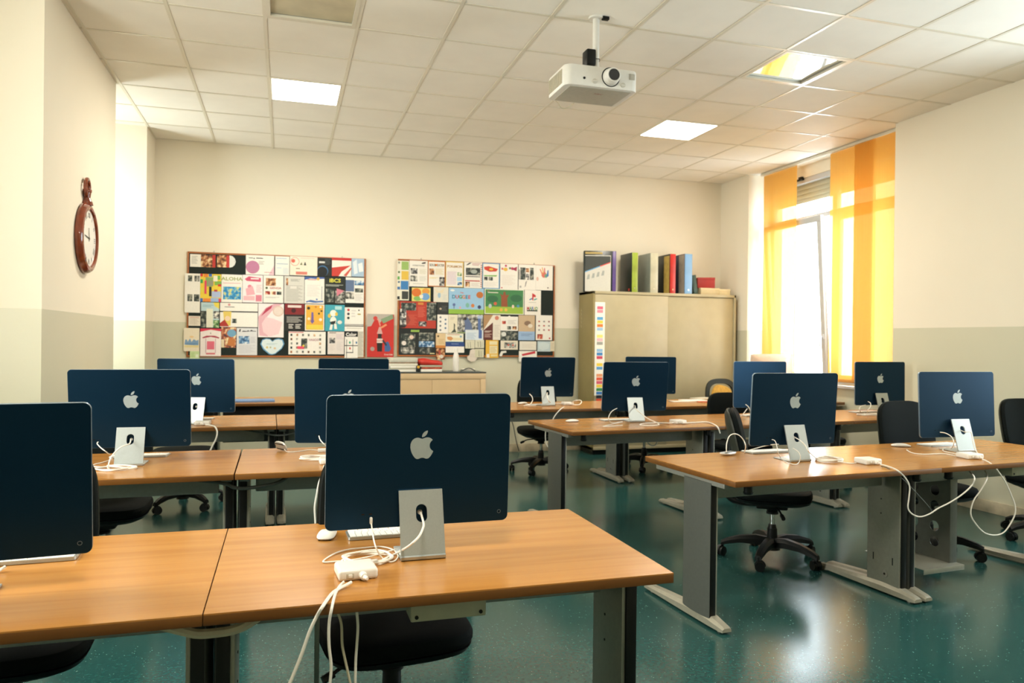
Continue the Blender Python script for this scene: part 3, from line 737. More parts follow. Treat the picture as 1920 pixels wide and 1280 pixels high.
PCS = {
 'B1': (.390, 2.222, .8, 3.4, 'blue computer on the front desk, nearest whole one with all cables'),
 'A1': (-.737, 2.118, 6.0, 8.5, 'blue computer on the front desk, cut off by the left edge'),
 'A2': (-.722, 4.12, -1.5, 8.5, 'blue computer on the second row desk, in front of the clock pillar'),
 'B2': (.325, 4.056, -12, 4.6, 'dark blue computer on the second row desk, half behind the nearest'),
 'A3': (-.61, 5.926, -13.4, 4.6, 'blue computer below the left notice board, third row'),
 'B3': (.53, 6.1, 0, 4.6, 'blue computer showing only its top edge below the red poster'),
 'C3': (2.46, 6.94, -2, 8, 'blue computer on the far desk beside the left edge of cupboard'),
 'C2': (2.668, 5.447, -3.8, 7, 'blue computer on the middle aisle desk before the colour strip'),
 'D3': (3.697, 7.165, -10, 1.5, 'blue computer half hidden behind the one on the middle aisle desk'),
 'D2': (3.927, 5.583, 3.8, .3, 'pale blue computer in front of the silver one with black logo'),
 'C1': (2.665, 3.49, .5, 3.8, 'blue computer with bright glare along its top edge'),
 'D1': (3.9, 3.565, -2.5, -2.6, 'blue computer on the desk with the dangling cable loop'),
 'E2': (5.19, 5.575, -.6, -.8, 'blue computer below the orange curtains, by the bare wall'),
}
pc0 = None; PCO = {}
for k, (x, y, yaw, tilt, lb) in PCS.items():
    a = R(yaw); bx, by = x+.07*math.sin(a), y-.07*math.cos(a)
    o = make_computer(lb, (bx, by, TOP), a, R(tilt))        # every display stands at its own tilt
    PCO[k] = o
# older silver computer with a black logo
t = thing('desktop_computer', 'older silver computer with a black logo before the window', 'computer', (5.28, 7.3, TOP), R(-3))
b = MB(); g = Matrix.Translation((0, 0, .15)) @ UP
b.rings([[(x*s, y*s+.18, z) for x, y in superell(.264, .18, 12, 48)] for s, z in ((1, -.006), (1, 0), (.96, .006), (.7, .018), (.35, .032), (.1, .036))], mat('orange_lit_silver', 'cdb8a4', .45, .25), M=g); b.build('display', t)  # silver with the orange light falling on it tinted into the colour
b = MB(); b.box(-.258, .258, .004, .0075, .156, .50, SCREEN); b.build('screen', t)
b = MB(); poly_plate(b, logo_polys(.07, 0, .395), BLACK, -.0215, -.019, None); b.build('logo', t)
b = MB(); b.box(-.09, .09, -.02, .17, 0, .008, SILVER, .003); b.box(-.085, .085, -.045, -.037, .006, .3, SILVER, .003, M=Matrix.Rotation(R(-4), 4, 'X')); b.box(-.085, .085, -.05, .0, .0, .008, SILVER, .003); b.build('stand', t)

# ------------------------------------------------------------------ keyboards, mice, adapters
def make_keyboard(label, p, rz):
    t = thing('keyboard', label, 'keyboard', (p[0], p[1], TOP), rz, 'white keyboards')
    # user side at +y: low edge; far (camera) side -y is the high edge
    b = MB(); o = rrect(-.14, .14, -.0575, .0575, .009, 4)
    b.rings([[(x, y, .0015) for x, y in o], [(x, y, (.0045 + .0065*(.0575-y)/.115)) for x, y in o]], SILVER); b.build('base', t)
    b = MB(); rows = [14, 14, 14, 13, 12, 8]
    for r, n in enumerate(rows):
        y = -.047+.0185*r; w = .268/n
        z = .0045+.0065*(.0575-y)/.115
        for k in range(n): b.box(-.134+w*k+.0012, -.134+w*(k+1)-.0012, y-.0078, y+.0078, z, z+.0022, KEY)
    b.build('keys', t)
    return t
def make_mouse(label, loc, rot, flip=False):
    t = thing('mouse', label, 'mouse', loc, 0, 'white computer mice'); t.rotation_euler = rot
    o = [(x*.0285, y*.0565) for x, y in superell(1, 1, 3.2, 36)]
    b = MB(); prof = lambda y: 1-.55*(abs(y)/.0565)**2.2
    rr = []
    for s, z in ((.97, .006), (1, .008), (.99, .011), (.93, .0145), (.8, .0175), (.55, .0195), (.25, .0205)):
        rr.append([(x*s, y*s, .006+(z-.006)*(prof(y*s))) for x, y in o])
    b.rings(rr, WHITEP); b.build('top_shell', t)
    b = MB(); b.rings([[(x*s, y*s, z) for x, y in o] for s, z in ((.8, .0015), (.93, .003), (.98, .0062))], mat('mouse_underside', 'b8bcbc', .3, .5)); b.build('underside', t)
    b = MB()
    for s in (-1, 1): b.box(s*.017-.003, s*.017+.003, -.048, .048, 0, .0022, BLACK, .0008)
    b.build('glide_strip', t)
    return t
kb0 = make_keyboard('white keyboard poking out beneath the nearest computer', Z(732, 1000), R(1))
ms0 = make_mouse('white mouse on the front desk, left of the nearest computer', (Z(613, 1006).x, Z(613, 1006).y, TOP), (0, 0, R(-12)))
def kb(u, v, a, label): return dup(kb0, (Z(u, v).x, Z(u, v).y, TOP), R(a), label)
kb(45, 1048, 3, 'white keyboard under the computer cut off by the left edge')
kb(263, 855, -2, 'white keyboard beneath the computer before the clock pillar')
kb(365, 785.5, -6, 'white keyboard in the third row beside the hanging cable')
kb(1012, 759, 0, 'white keyboard on the far desk, mostly behind its silver stand')
kb(1157, 787.5, 2, 'white keyboard on the middle aisle desk')
kb(1416, 779, 4, 'white keyboard beneath the pale blue computer')
kb(1437, 847, 3, 'white keyboard on the charging mouse desk, lit by window glare')
kb(1762, 834, 4, 'white keyboard beside the mouse on the cable loop desk')
kb(1620, 772.5, 2, 'white keyboard on the desk by the bare wall, below the curtains')
def ms(u, v, a, label, z=TOP):
    p = Z(u, v, z); return dup(ms0, (p.x, p.y, z), R(a), label)
ms(980, 757, -60, 'white mouse on the far desk beside a white cable')
ms(1073, 790.5, -75, 'white mouse alone near the corner of the middle aisle desk')
ms(1689, 837, 60, 'white mouse beside the keyboard on the cable loop desk')
m = ms(1365, 853, -70, 'upturned mouse charging by an arched cable on the aisle desk', TOP); m.rotation_euler = (R(180), 0, R(-70)); m.location.z = TOP+.0208
m = ms(525, 846, 0, 'white mouse standing tilted on the second row desk'); m.rotation_euler = (R(0), R(62), R(30)); m.location.z = TOP+.026

AD0 = None
def adapter(label, p, rz, plug=True):
    global AD0
    if AD0 is None:
        t = thing('power_adapter', label, 'power adapter', (p.x, p.y, TOP), rz, 'white power adapters')
        b = MB(); b.box(-.052, .052, -.048, .048, 0, .03, WHITEP, .009, 4); b.build('casing', t)
        b = MB(); b.cyl((.01, -.046, .013), (.013, -.062, .012), .0115, WHITEP, .009, 20); b.cyl((.013, -.062, .012), (.018, -.075, .011), .007, WHITEP, .004, 16); b.build('mains_plug', t)
        b = MB(); b.box(-.032, -.012, -.0495, -.047, .007, .021, mat('port_grey', 'b8b2a0', .5), .001); b.box(-.0275, -.0165, -.052, -.048, .009, .019, WHITEP, .002); b.build('network_port', t)
        AD0 = t
        return t
    return dup(AD0, (p.x, p.y, TOP), rz, label)
def coil(c, rx, ry, n, z0, r=.0028, a0=0, jitter=.12, rise=.0035):
    pts = []
    for k in range(n*14+1):
        a = a0+2*PI*k/14; q = 1+jitter*math.sin(k*1.7+c.x*9)*.6+jitter*math.cos(k*.43)*.8
        pts.append(Vector((c.x+rx*q*math.cos(a), c.y+ry*q*math.sin(a), z0+rise*(k/14)+.001*math.sin(k))))
    return pts
ZT = TOP+.0035
# --- B1
adapter('white power adapter in front of the nearest computer', Z(667, 1078), R(4))
hole = lambda k, f=.125: PCO[k].matrix_basis @ Vector((0, .05, f))
c = Z(686, 1050)
pw = [hole('B1'), Y(794, 980, 2.13), Y(793, 990, 2.09), Y(785, 1006, 2.06), Y(768, 1022, 2.06), Z(745, 1036, ZT+.004), Z(722, 1047, ZT+.004)] + coil(c, .07, .055, 3, ZT, .0028, -1.2) + [Z(670, 1060, ZT+.012), Z(668, 1066, TOP+.02)]
cable('power_cable', 'coiled white power cable between nearest computer and its adapter', pw, .0033, CABLE)
E0 = lambda x, y: (590+x/6.737, 930+y/6.737)
lp = [Y(*E0(712, 300), 2.222), Y(*E0(722, 390), 2.19), Y(*E0(745, 540), 2.14), Y(*E0(780, 660), 2.10), Z(*E0(840, 765), ZT+.008), Z(*E0(930, 825), ZT), Z(*E0(1010, 815), ZT), Z(*E0(1052, 750), ZT), Z(*E0(990, 675), ZT), Z(*E0(840, 637), ZT), Z(*E0(650, 650), ZT), Z(*E0(420, 675), ZT), Z(*E0(250, 725), ZT), Z(*E0(105, 825), ZT), Z(*E0(280, 822), ZT), Z(*E0(560, 790), ZT), Z(*E0(820, 730), ZT+.006), Z(*E0(1090, 645), ZT)]
cable('charging_cable', 'thin white cable looping from the nearest computer back', lp, .0021, CABLE)
b = MB(); cn = Y(*E0(712, 300), 2.21); b.box(cn.x-.0042, cn.x+.0042, cn.y-.006, cn.y+.006, cn.z-.012, cn.z+.008, WHITEP, .003)
tag(b.build('cable_plug'), 'small white plug in the back of the nearest computer', 'cable plug')
cable('mains_cable', 'thick white mains cable falling off the front desk edge', [Z(659, 1091, TOP+.012), Z(650, 1096, TOP+.009), Z(636, 1103, TOP+.006), Z(622, 1113, TOP+.006)]+hang([(606, 1135), (594, 1155), (580, 1185), (566, 1225), (550, 1265), (535, 1300), (520, 1340)], 1.83), .0042, CABLE)
cable('network_cable', 'white network cable hanging straight below the front desk edge', [Z(646, 1090, TOP+.015), Z(638, 1097, TOP+.008), Z(630, 1110, TOP+.004), Z(626, 1122, TOP+.004)]+hang([(622, 1140), (617, 1170), (617, 1210), (621, 1250), (618, 1290), (617, 1330)], 1.835), .0036, CABLE)
cable('network_cable', 'beige cable hanging below the front desk beside the socket box', hang([(634, 1150), (640, 1170), (642, 1210), (650, 1250), (658, 1290), (660, 1330)], 1.9), .0032, CABLEB)
cable('network_cable', 'pale cable hanging from the socket box under the front desk', hang([(669, 1146), (671, 1175), (669, 1210), (667, 1240), (666, 1290), (666, 1330)], 1.905), .0034, CABLE)
# --- A1
cable('charging_cable', 'white cable end lying by the keyboard at the left edge', [Z(-40, 1085, ZT), Z(-12, 1075, ZT), Z(2, 1067, ZT+.004), Z(11, 1061, ZT+.01)], .004, CABLE)
# --- A2
E1 = lambda x, y: (160+x/5.817, 780+y/5.817)
yS = PCO['A2'].location.y
cable('power_cable', 'coiled white power cable by the stand before the clock pillar', [hole('A2'), Y(*E1(480, 300), yS-.02), Y(*E1(400, 330), yS-.05), Y(*E1(330, 385), yS-.08), Y(*E1(275, 460), yS-.12), Y(*E1(252, 540), yS-.14), Z(*E1(262, 585), ZT)] + coil(Z(*E1(350, 580)), .085, .055, 2, ZT, a0=2.2) + [Z(*E1(430, 560), ZT), Z(*E1(500, 548), ZT)], .0033, CABLE)
cable('charging_cable', 'thin white cable with raised plug before the clock pillar', [Y(*E1(140, 280), 4.1), Y(*E1(130, 300), 4.09), Y(*E1(170, 345), 4.08), Y(*E1(235, 395), 4.07), Z(*E1(300, 455), ZT), Z(*E1(200, 500), ZT), Z(*E1(100, 525), ZT), Z(*E1(85, 545), ZT), Z(*E1(200, 555), ZT), Z(*E1(300, 540), ZT)], .0026, CABLE)
# --- B2
cable('charging_cable', 'thin white cable from the tilted mouse to a plug', [Z(533, 842, TOP+.02), Z(540, 847, ZT), Z(560, 846, ZT), Z(580, 843, ZT), Z(600, 844, ZT), Z(625, 845, ZT)], .0024, CABLE)
cable('power_cable', 'coiled white power cable behind the nearest computer screen', coil(Z(592, 860.5), .085, .06, 3, ZT)+[Z(640, 850, ZT)], .0033, CABLE)
adapter('white power adapter half hidden by the nearest computer', Z(618, 868), R(0))
b = MB(); p = Z(608, 846.5); b.box(p.x-.035, p.x+.035, p.y-.012, p.y+.012, TOP, TOP+.018, WHITEP, .004); tag(b.build('plug_adapter'), 'small white plug block beside the nearest computer screen', 'plug')
cable('charging_cable', 'white cable end rising beside the second row computer', [Y(598, 817, 3.98), Y(601, 825, 3.96), Y(611, 836, 3.95), Z(625, 850, ZT)], .0028, CABLE)
cable('mains_cable', 'white mains cable dropping off the second row desk front', [Z(608, 873, TOP+.012), Y(604, 890, 3.69), Y(598, 905, 3.68), Y(594, 925, 3.68), Y(590, 950, 3.68), Y(591, 975, 3.68), Y(592, 1010, 3.68)], .0045, CABLE)
# --- A3
adapter('white power adapter below the third row computer stand', Z(380, 796), R(-5))
cable('mains_cable', 'white mains cable hanging off the third row desk front', [Z(385, 796, TOP+.015), Z(394, 797, TOP+.012), Y(403, 800, 5.64), Y(407, 809, 5.63), Y(405, 822, 5.63), Y(397, 838, 5.63), Y(392, 850, 5.63)], .0055, CABLE)
# --- C3
E2 = lambda x, y: (900+x/5.333, 720+y/5.333)
adapter('white power adapter on the far desk with a small cable loop', Z(1064, 759), R(0))
cable('charging_cable', 'white cable curving down from the far computer by the cupboard', [Y(*E2(495, 97), 6.9), Y(*E2(520, 125), 6.86), Y(*E2(525, 165), 6.82), Y(*E2(495, 205), 6.78), Z(*E2(440, 215), ZT), Z(*E2(560, 212), ZT)], .004, CABLE)
cable('power_cable', 'white power cable looping beside the far desk adapter', [hole('C3'), Y(*E2(672, 110), 6.84), Y(*E2(690, 170), 6.78), Z(*E2(750, 190), ZT), Z(*E2(830, 195), ZT+.01), Z(*E2(900, 190), ZT+.01), Y(*E2(950, 165), 6.75), Y(*E2(1000, 160), 6.75), Y(*E2(1015, 180), 6.74), Y(*E2(990, 205), 6.72), Z(*E2(930, 205), TOP+.015)], .0048, CABLE)
cable('mains_cable', 'white mains cable sagging under the far desk front', [Z(1057, 763, TOP+.01), Y(1050, 768, 6.53), Y(1040, 780, 6.53), Y(1036, 790, 6.53), Y(1034, 812, 6.56), Y(1037, 830, 6.58), Y(1036, 838, 6.6), Y(1028, 838, 6.6), Y(1023, 825, 6.6), Y(1023, 808, 6.6)], .0048, CABLE)
cable('wall_cable', 'dark thin cable running down the back wall to the baseboard', [Y(958, 785, 8.84), Y(963, 800, 8.84), Y(967, 822, 8.84), Y(973, 845, 8.84)], .006, CABLED)
# --- C2
adapter('white power adapter on the middle aisle desk', Z(1271, 793.5), R(4))
cable('charging_cable', 'white cable arching from the computer on the middle aisle desk', [Y(*E2(1370, 242), 5.42), Y(*E2(1330, 262), 5.38), Y(*E2(1298, 300), 5.34), Y(*E2(1285, 350), 5.3), Z(*E2(1320, 385), ZT), Z(*E2(1425, 375), ZT), Z(*E2(1300, 405), ZT), Z(*E2(1230, 422), ZT), Z(*E2(1330, 418), ZT), Z(*E2(1425, 410), ZT)], .0032, CABLE)
cable('power_cable', 'white power cable coiled by the middle aisle computer stand', [hole('C2'), Y(*E2(1560, 250), 5.3), Y(*E2(1620, 300), 5.27), Y(*E2(1680, 345), 5.22), Z(*E2(1790, 400), ZT), Z(*E2(1700, 412), ZT), Z(*E2(1600, 408), ZT), Z(*E2(1640, 392), ZT), Z(*E2(1780, 386), ZT), Z(*E2(1900, 388), ZT+.01), Z(1262, 792, TOP+.015)], .0042, CABLE)
cable('mains_cable', 'white mains cable running off the middle desk behind a chair', [Z(1280, 793, TOP+.012), Z(1300, 792, TOP+.006), Z(1325, 791, TOP+.006), Z(1338, 795, TOP+.006), Y(1346, 801, 4.98), Y(1350, 812, 4.98)], .005, CABLE)
cable('network_cable', 'white cable loop hanging beneath the middle aisle desk', [Y(1213, 822, 5.4), Y(1215, 830, 5.4), Y(1222, 835, 5.4), Y(1230, 833, 5.4), Y(1233, 820, 5.4)], .005, CABLE)
# --- D2
cable('charging_cable', 'white cables propped beside the pale blue computer', [Y(1398, 758, 5.52), Y(1403, 762, 5.5), Y(1406, 768, 5.48), Z(1410, 778, ZT)], .004, CABLE)
cable('power_cable', 'straight white cable leaning by the pale blue computer', [Y(1401, 766, 5.45), Y(1394, 775, 5.42), Z(1386, 783, ZT)], .0035, CABLE)
# --- C1
E3 = lambda x, y: (1330+x/8, 740+y/8)
cable('charging_cable', 'white cable arching up from the upturned mouse', [Y(*E3(258, 860), 3.27), Y(*E3(255, 800), 3.27), Y(*E3(262, 720), 3.28), Y(*E3(300, 620), 3.29), Y(*E3(370, 585), 3.3), Y(*E3(450, 610), 3.31), Y(*E3(520, 690), 3.33), Y(*E3(545, 780), 3.35), Z(*E3(530, 865), ZT+.003), Z(*E3(600, 830), ZT), Z(*E3(720, 795), TOP+.02), Y(*E3(900, 752), 3.5), Y(*E3(1080, 742), 3.5), Y(*E3(1190, 772), 3.5)], .0026, CABLE)
cable('charging_cable', 'thin white cable dropping from the glare-topped computer', [Y(*E3(940, 670), 3.475), Y(*E3(980, 685), 3.45), Y(*E3(1005, 740), 3.43), Y(*E3(1030, 860), 3.4), Z(*E3(1080, 960), ZT), Z(*E3(1160, 1010), ZT), Z(*E3(1290, 1045), ZT), Z(*E3(1350, 1000), ZT+.004), Y(*E3(1365, 920), 3.38), Y(*E3(1330, 850), 3.39), Y(*E3(1250, 800), 3.4)], .0022, CABLE)
adapter('white power adapter on the charging mouse desk, cable running off', Z(1627, 868.5), R(0))
AD1 = Z(1627, 868.5)
cable('power_cable', 'flat coiled white power cable between two aisle side desks computers', [hole('C1'), Y(*E3(1370, 690), 3.38), Y(*E3(1440, 760), 3.36), Y(*E3(1490, 850), 3.33), Z(*E3(1600, 950), ZT)] + coil(Z(1556, 864), .068, .06, 4, ZT, a0=PI) + [Z(1592, 868, ZT), Z(1605, 867, TOP+.014)], .003, CABLE)
E4 = lambda x, y: (1560+x/4.267, 860+y/4.267)
ye = 3.06
cable('mains_cable', 'white mains cable swinging down from the charging mouse desk', [Z(*E4(385, 45), TOP+.014), Z(*E4(440, 58), TOP+.008)]+[Y(*E4(x, y), ye) for x, y in ((520, 90), (585, 150), (620, 220), (615, 310), (608, 390), (640, 440), (705, 463), (780, 440), (850, 395), (940, 350), (1040, 285), (1120, 210), (1140, 150))]+[Y(1818, 884, 3.22)], .0036, CABLE)
cable('network_cable', 'thin grey cable slanting down from the charging mouse desk', [Z(*E4(395, 60), TOP+.006), Z(*E4(450, 75), TOP+.004)]+[Y(*E4(x, y), ye+.03) for x, y in ((530, 130), (610, 205), (700, 300), (780, 390), (800, 425), (845, 400))], .0025, CABLED)
# --- D1
adapter('white power adapter beside the stand on the cable loop desk', Z(1818, 858.5), R(-6))
E5 = lambda x, y: (1500+x/4.571, 700+y/4.571)
cable('charging_cable', 'white cable with plug curving down beside the cable loop computer', [Y(*E5(1200, 503), 3.5), Y(*E5(1250, 512), 3.48), Y(*E5(1300, 545), 3.45), Y(*E5(1318, 600), 3.42), Z(*E5(1290, 650), ZT), Z(*E5(1240, 640), ZT), Z(*E5(1230, 665), ZT), Z(*E5(1340, 690), ZT)], .0026, CABLE)
cable('charging_cable', 'white cable lying from the mouse along the cable loop desk', [Z(*E5(915, 655), ZT), Z(*E5(960, 680), ZT), Z(*E5(1060, 692), ZT), Z(*E5(1180, 688), ZT), Z(*E5(1250, 690), ZT), Z(*E5(1330, 705), ZT)], .0028, CABLE)
cable('power_cable', 'white power cable draped down the stand by the bare wall', [hole('D1'), Y(*E5(1410, 500), 3.43), Y(*E5(1465, 505), 3.42), Y(*E5(1480, 580), 3.41), Y(*E5(1500, 650), 3.4), Z(*E5(1530, 690), TOP+.012)], .0025, CABLE)
yf = 3.13
cable('mains_cable', 'big white cable loop dangling from the desk by the bare wall', [Z(*E5(1560, 735), TOP+.016), Z(*E5(1590, 745), TOP+.012)]+[Y(*E5(x, y), yf) for x, y in ((1640, 775), (1700, 840), (1760, 930), (1810, 1040), (1842, 1130), (1840, 1210))]+[Y(1560+x/4.267, 860+y/4.267, yf) for x, y in ((1420, 530), (1370, 590), (1300, 610), (1220, 590), (1150, 520), (1110, 440), (1130, 340), (1190, 250), (1235, 170))]+[Y(1851, 889, 3.2), Y(1846, 882, 3.24)], .0036, CABLE)
# --- E2
E6 = lambda x, y: (1560+x/9.844, 720+y/9.844)
cable('charging_cable', 'white cable arching down by the computer under the curtains', [Y(*E6(665, 320), 5.52), Y(*E6(710, 350), 5.48), Y(*E6(710, 410), 5.45), Y(*E6(660, 480), 5.42), Z(*E6(640, 540), ZT), Z(*E6(560, 520), ZT), Y(*E6(505, 480), 5.5), Y(*E6(530, 410), 5.52), Y(*E6(620, 385), 5.55)], .0035, CABLE)
cable('power_cable', 'coiled white power cable by the chair at the window end', coil(Z(1627, 778.5), .1, .05, 3, ZT, a0=.5, jitter=.2), .0038, CABLE)

# ------------------------------------------------------------------ storage along the back wall
# sliding-door metal cupboard
t = thing('metal_cupboard', 'tall cream metal cupboard with two sliding doors against the back wall', 'cupboard', (3.555, 8.4, 0))
W, D, HH = 1.98, .45, 1.985
b = MB()
b.box(0, .025, 0, D, .06, HH, CREAM_SHADE, .003); b.box(W-.025, W, 0, D, .06, HH, CREAM, .003); b.box(0, W, 0, D, HH-.035, HH, CREAM, .003); b.box(0, W, 0, D, .06, .1, CREAM, .003); b.box(.02, W-.02, D-.015, D, .06, HH, CREAM); b.box(.03, W-.03, .03, D-.03, 0, .06, BLACK)
b.box(.975, 1.0, .05, D-.02, .1, HH-.03, CREAM)
b.build('body', t)
b = MB(); b.box(.028, 1.01, .004, .02, .1, HH-.04, CREAM, .003); dr = b.build('sliding_door', t)
b = MB(); b.box(.085, .1, .0015, .006, .98, 1.06, BLACK, .002); b.build('door_pull', dr)
b = MB(); b.box(.985, W-.028, .022, .038, .1, HH-.04, CREAM, .003); b.build('sliding_door', t)
b = MB(); 
for q in range(14): b.box(-.0006, .0, .36+.012*(q % 3), .375+.02*((q*7) % 3)*.3, 1.55+.017*q, 1.558+.017*q, mat('worn_paint', 'd6ccaa', .7))
b.build('paint_chip', t)
# colour strip on its left door
p0, p1 = Y(1116, 566, 8.403), Y(1134.5, 566, 8.403)
b = MB(); b.box(p0.x, p1.x, 8.4005, 8.4035, .72, p0.z, ink('eceadf')); wst = p1.x-p0.x
cols = ['d8607c', 'e48a9c', 'eceadf', '58a0d0', 'e8cc40', 'dc7c30', '9cc0dc', 'eceadf', 'f0dc78', 'e4b4bc', '9c9c94', 'eceadf', '8cb8dc', '3c84c4', 'cc4460', 'eceadf', 'e8cc44', '5898cc', 'eceadf', 'e49c6c', 'd85838', 'd4586c', 'e8c43c', '2c8448', '3474b8', '18202c', 'd04028']
zz = p0.z-.05
for k, cc in enumerate(cols):
    b.quad([(p0.x+wst*.2, 8.4, zz), (p1.x-wst*.2, 8.4, zz), (p1.x-wst*.2, 8.4, zz-.036), (p0.x+wst*.2, 8.4, zz-.036)], ink(cc)); zz -= .043
tag(b.build('colour_chart'), 'narrow white colour chart strip taped to the cream cupboard door', 'poster')
# folders on the cupboard
ZC = HH
def folder(label, u0, us, u1, h, cover, spine, d=.34, y=8.44, rz=0, extra=None):
    """us..u1 = spine seen edge-on to the room; cover runs back from it"""
    zt = ZC+h
    a, c = Y(us, 510, y).x, Y(u1, 510, y).x
    t = thing('portfolio_folder', label, 'folder', ((a+c)/2, y, ZC), rz, 'large folders on the cupboard')
    w = (c-a)/2
    b = MB(); b.box(-w, w, .004, d, 0, h, cover, .003); b.build('cover', t)
    b = MB(); b.box(-w+.001, w-.001, -.001, .006, .001, h-.001, spine, .002); b.cyl((0, -.003, .05), (0, .0, .05), .008, CHROME); b.build('spine', t)
    if extra: extra(t, w, d, h)
    return t
FB = mat('black_folder_card', '15211e', .3, 0, .1, 10); FG = mat('grey_folder_card', '8a9084', .35, 0, .08, 10); FN = mat('navy_folder_card', '1c2444', .35, 0, .1, 10)
def yellow_band(t, w, d, h):
    b = MB(); b.box(-w-.0015, -w-.0005, .02, .16, .004, h-.02, mat('yellow_band', 'c0a454', .5, 0, .15, 20)); b.build('cover_print', t)
def beige_band(t, w, d, h):
    b = MB(); b.box(-w-.0015, -w-.0005, .01, .15, .004, h-.01, mat('beige_band', 'a89c8c', .5, 0, .1, 20)); b.build('cover_print', t)
def red_tag(t, w, d, h):
    b = MB(); b.box(-w-.0015, -w-.0005, .06, .1, .02, .05, mat('red_sticker', 'b03028', .5)); b.build('sticker', t)
folder('black folder with a lime green spine on the cupboard', 1162, 1185, 1196, .49, FB, mat('lime_spine', '93a63a', .35, 0, .3, 5), extra=red_tag)
folder('grey folder with a pale spine, in the middle of the row', 1196, 1219.5, 1234, .495, FG, mat('pale_spine', 'b9b59c', .35, 0, .2, 5))
folder('black and yellow folder with a bright red spine on the cupboard', 1234, 1256.5, 1267, .495, FB, mat('red_spine', 'b8241c', .35, 0, .2, 5), extra=yellow_band)
folder('navy and beige folder with a light blue spine, last of the row', 1267, 1284, 1298, .505, FN, mat('light_blue_spine', '7ca8d4', .35, 0, .08, 5), extra=beige_band)
t = thing('portfolio_folder', 'large black folder with a silver printed sheet on its cover', 'folder', (3.72, 8.6, ZC), R(-14), 'large folders on the cupboard')
b = MB(); b.box(-.2, .2, -.035, .035, 0, .505, FB, .003); b.build('cover', t)
b = MB(); b.box(.155, .2, -.0375, -.034, .002, .503, mat('purple_spine', '5c4884', .35, 0, .25, 6), .001); b.build('spine', t)
b = MB(); b.quad([(-.185, -.0365, .005), (.135, -.0365, .005), (.135, -.0365, .45), (-.185, -.0365, .45)], ink('c8c6bc'))
b.quad([(-.185, -.0368, .44), (.13, -.0368, .44), (.13, -.0368, .37), (-.185, -.0368, .25)], ink('3c403c'))
b.quad([(-.185, -.037, .25), (.0, -.037, .32), (.0, -.037, .308), (-.185, -.037, .238)], ink('5c9cc8')); b.quad([(.0, -.037, .32), (.13, -.037, .37), (.13, -.037, .358), (.0, -.037, .308)], ink('cc4038'))
for q in range(4): b.quad([(-.165+.06*q, -.0372, .15+.016*q), (-.13+.06*q, -.0372, .156+.016*q), (-.125+.06*q, -.0372, .215+.016*q), (-.15+.06*q, -.0372, .21+.016*q)], ink('9ca09a'))
b.quad([(-.185, -.0372, .49), (.03, -.0372, .49), (.03, -.0372, .465), (-.185, -.0372, .465)], mat('gold_strip', 'b09a5c', .4))
b.build('cover_print', t)
p = Y(1308, 545, 8.46); t = thing('ring_binder', 'dark green folder leaning at the end of the row', 'folder', (p.x, 8.5, ZC), 0)
b = MB(); b.box(-.035, .035, 0, .3, 0, .25, mat('dark_green_card', '17302a', .4, 0, .1, 20), .003, M=Matrix.Rotation(R(-9), 4, 'Y')); b.build('cover', t)
b = MB(); b.box(-.03, .03, -.003, .002, .01, .24, mat('dark_green_spine', '1f4038', .4), .001, M=Matrix.Rotation(R(-9), 4, 'Y')); b.build('spine', t)
t = thing('cardboard_box', 'cream cardboard box under the red box on the cupboard', 'box', (5.22, 8.62, ZC), R(-4))
b = MB(); b.box(-.13, .13, -.13, .13, 0, .085, mat('cream_card', 'c9b890', .6), .003); b.build('body', t); b = MB(); b.box(-.132, .132, -.132, .132, .06, .089, mat('cream_card_lid', 'd2c29a', .6), .003); b.build('lid', t)
t = thing('cardboard_box', 'red cardboard box stacked on a cream box, cupboard top', 'box', (5.2, 8.6, ZC+.089), R(-22))
b = MB(); b.box(-.11, .11, -.1, .1, 0, .13, RED, .003); b.build('body', t); b = MB(); b.box(-.112, .112, -.102, .102, .1, .134, RED, .003); b.build('lid', t)
t = thing('cardboard_box', 'small cream box at the window end of the cupboard top', 'box', (5.43, 8.58, ZC), R(-6))
b = MB(); b.box(-.075, .075, -.1, .1, 0, .075, mat('pale_card', 'd9c9a0', .6), .003); b.build('body', t); b = MB(); b.box(-.077, .077, -.102, .102, .05, .079, mat('pale_card_lid', 'e0d2ac', .6), .003); b.build('lid', t)

# low beige cabinet
t = thing('low_cabinet', 'low beige cabinet with a dark grey top below the notice boards', 'cabinet', (.98, 8.43, 0))
W2, H2 = 1.256, 1.0
BEI = mat('beige_laminate', 'c2a67c', .5, 0, .04, 5); BEI2 = mat('beige_laminate_frame', 'cbb088', .5, 0, .04, 5)
b = MB(); b.box(0, W2, .012, .44, .05, H2-.008, BEI2, .003); b.box(.02, W2-.02, .03, .43, 0, .05, BLACK); b.build('body', t)
b = MB(); b.box(-.006, W2+.006, -.004, .445, H2-.008, H2+.006, DARKTOP, .002); b.build('cabinet_top', t)
b = MB(); b.box(0, W2, 0, .012, H2-.075, H2-.008, BEI2, .002); b.box(0, .05, 0, .012, .05, H2-.075, BEI2, .002); b.box(W2-.06, W2, 0, .012, .05, H2-.075, BEI2, .002); b.build('face_frame', t)
b = MB(); b.box(.052, W2/2-.003, .006, .012, .055, H2-.078, BEI, .001); b.build('door', t)
b = MB(); b.box(W2/2, W2-.062, .006, .012, .055, H2-.078, BEI, .001); b.build('door', t)
ZL = H2+.006
def flat_item(name, label, cat, u0, u1, z0, h, d, m, y=8.5, group=None, bev=.003, rz=0):
    a, c = Y(u0, 690, y).x, Y(u1, 690, y).x
    b = MB(); b.box(-(c-a)/2, (c-a)/2, 0, d, 0, h, m, bev, 2); o = b.build(name, None, ((a+c)/2, y, z0), (0, 0, rz)); tag(o, label, cat, group); return o
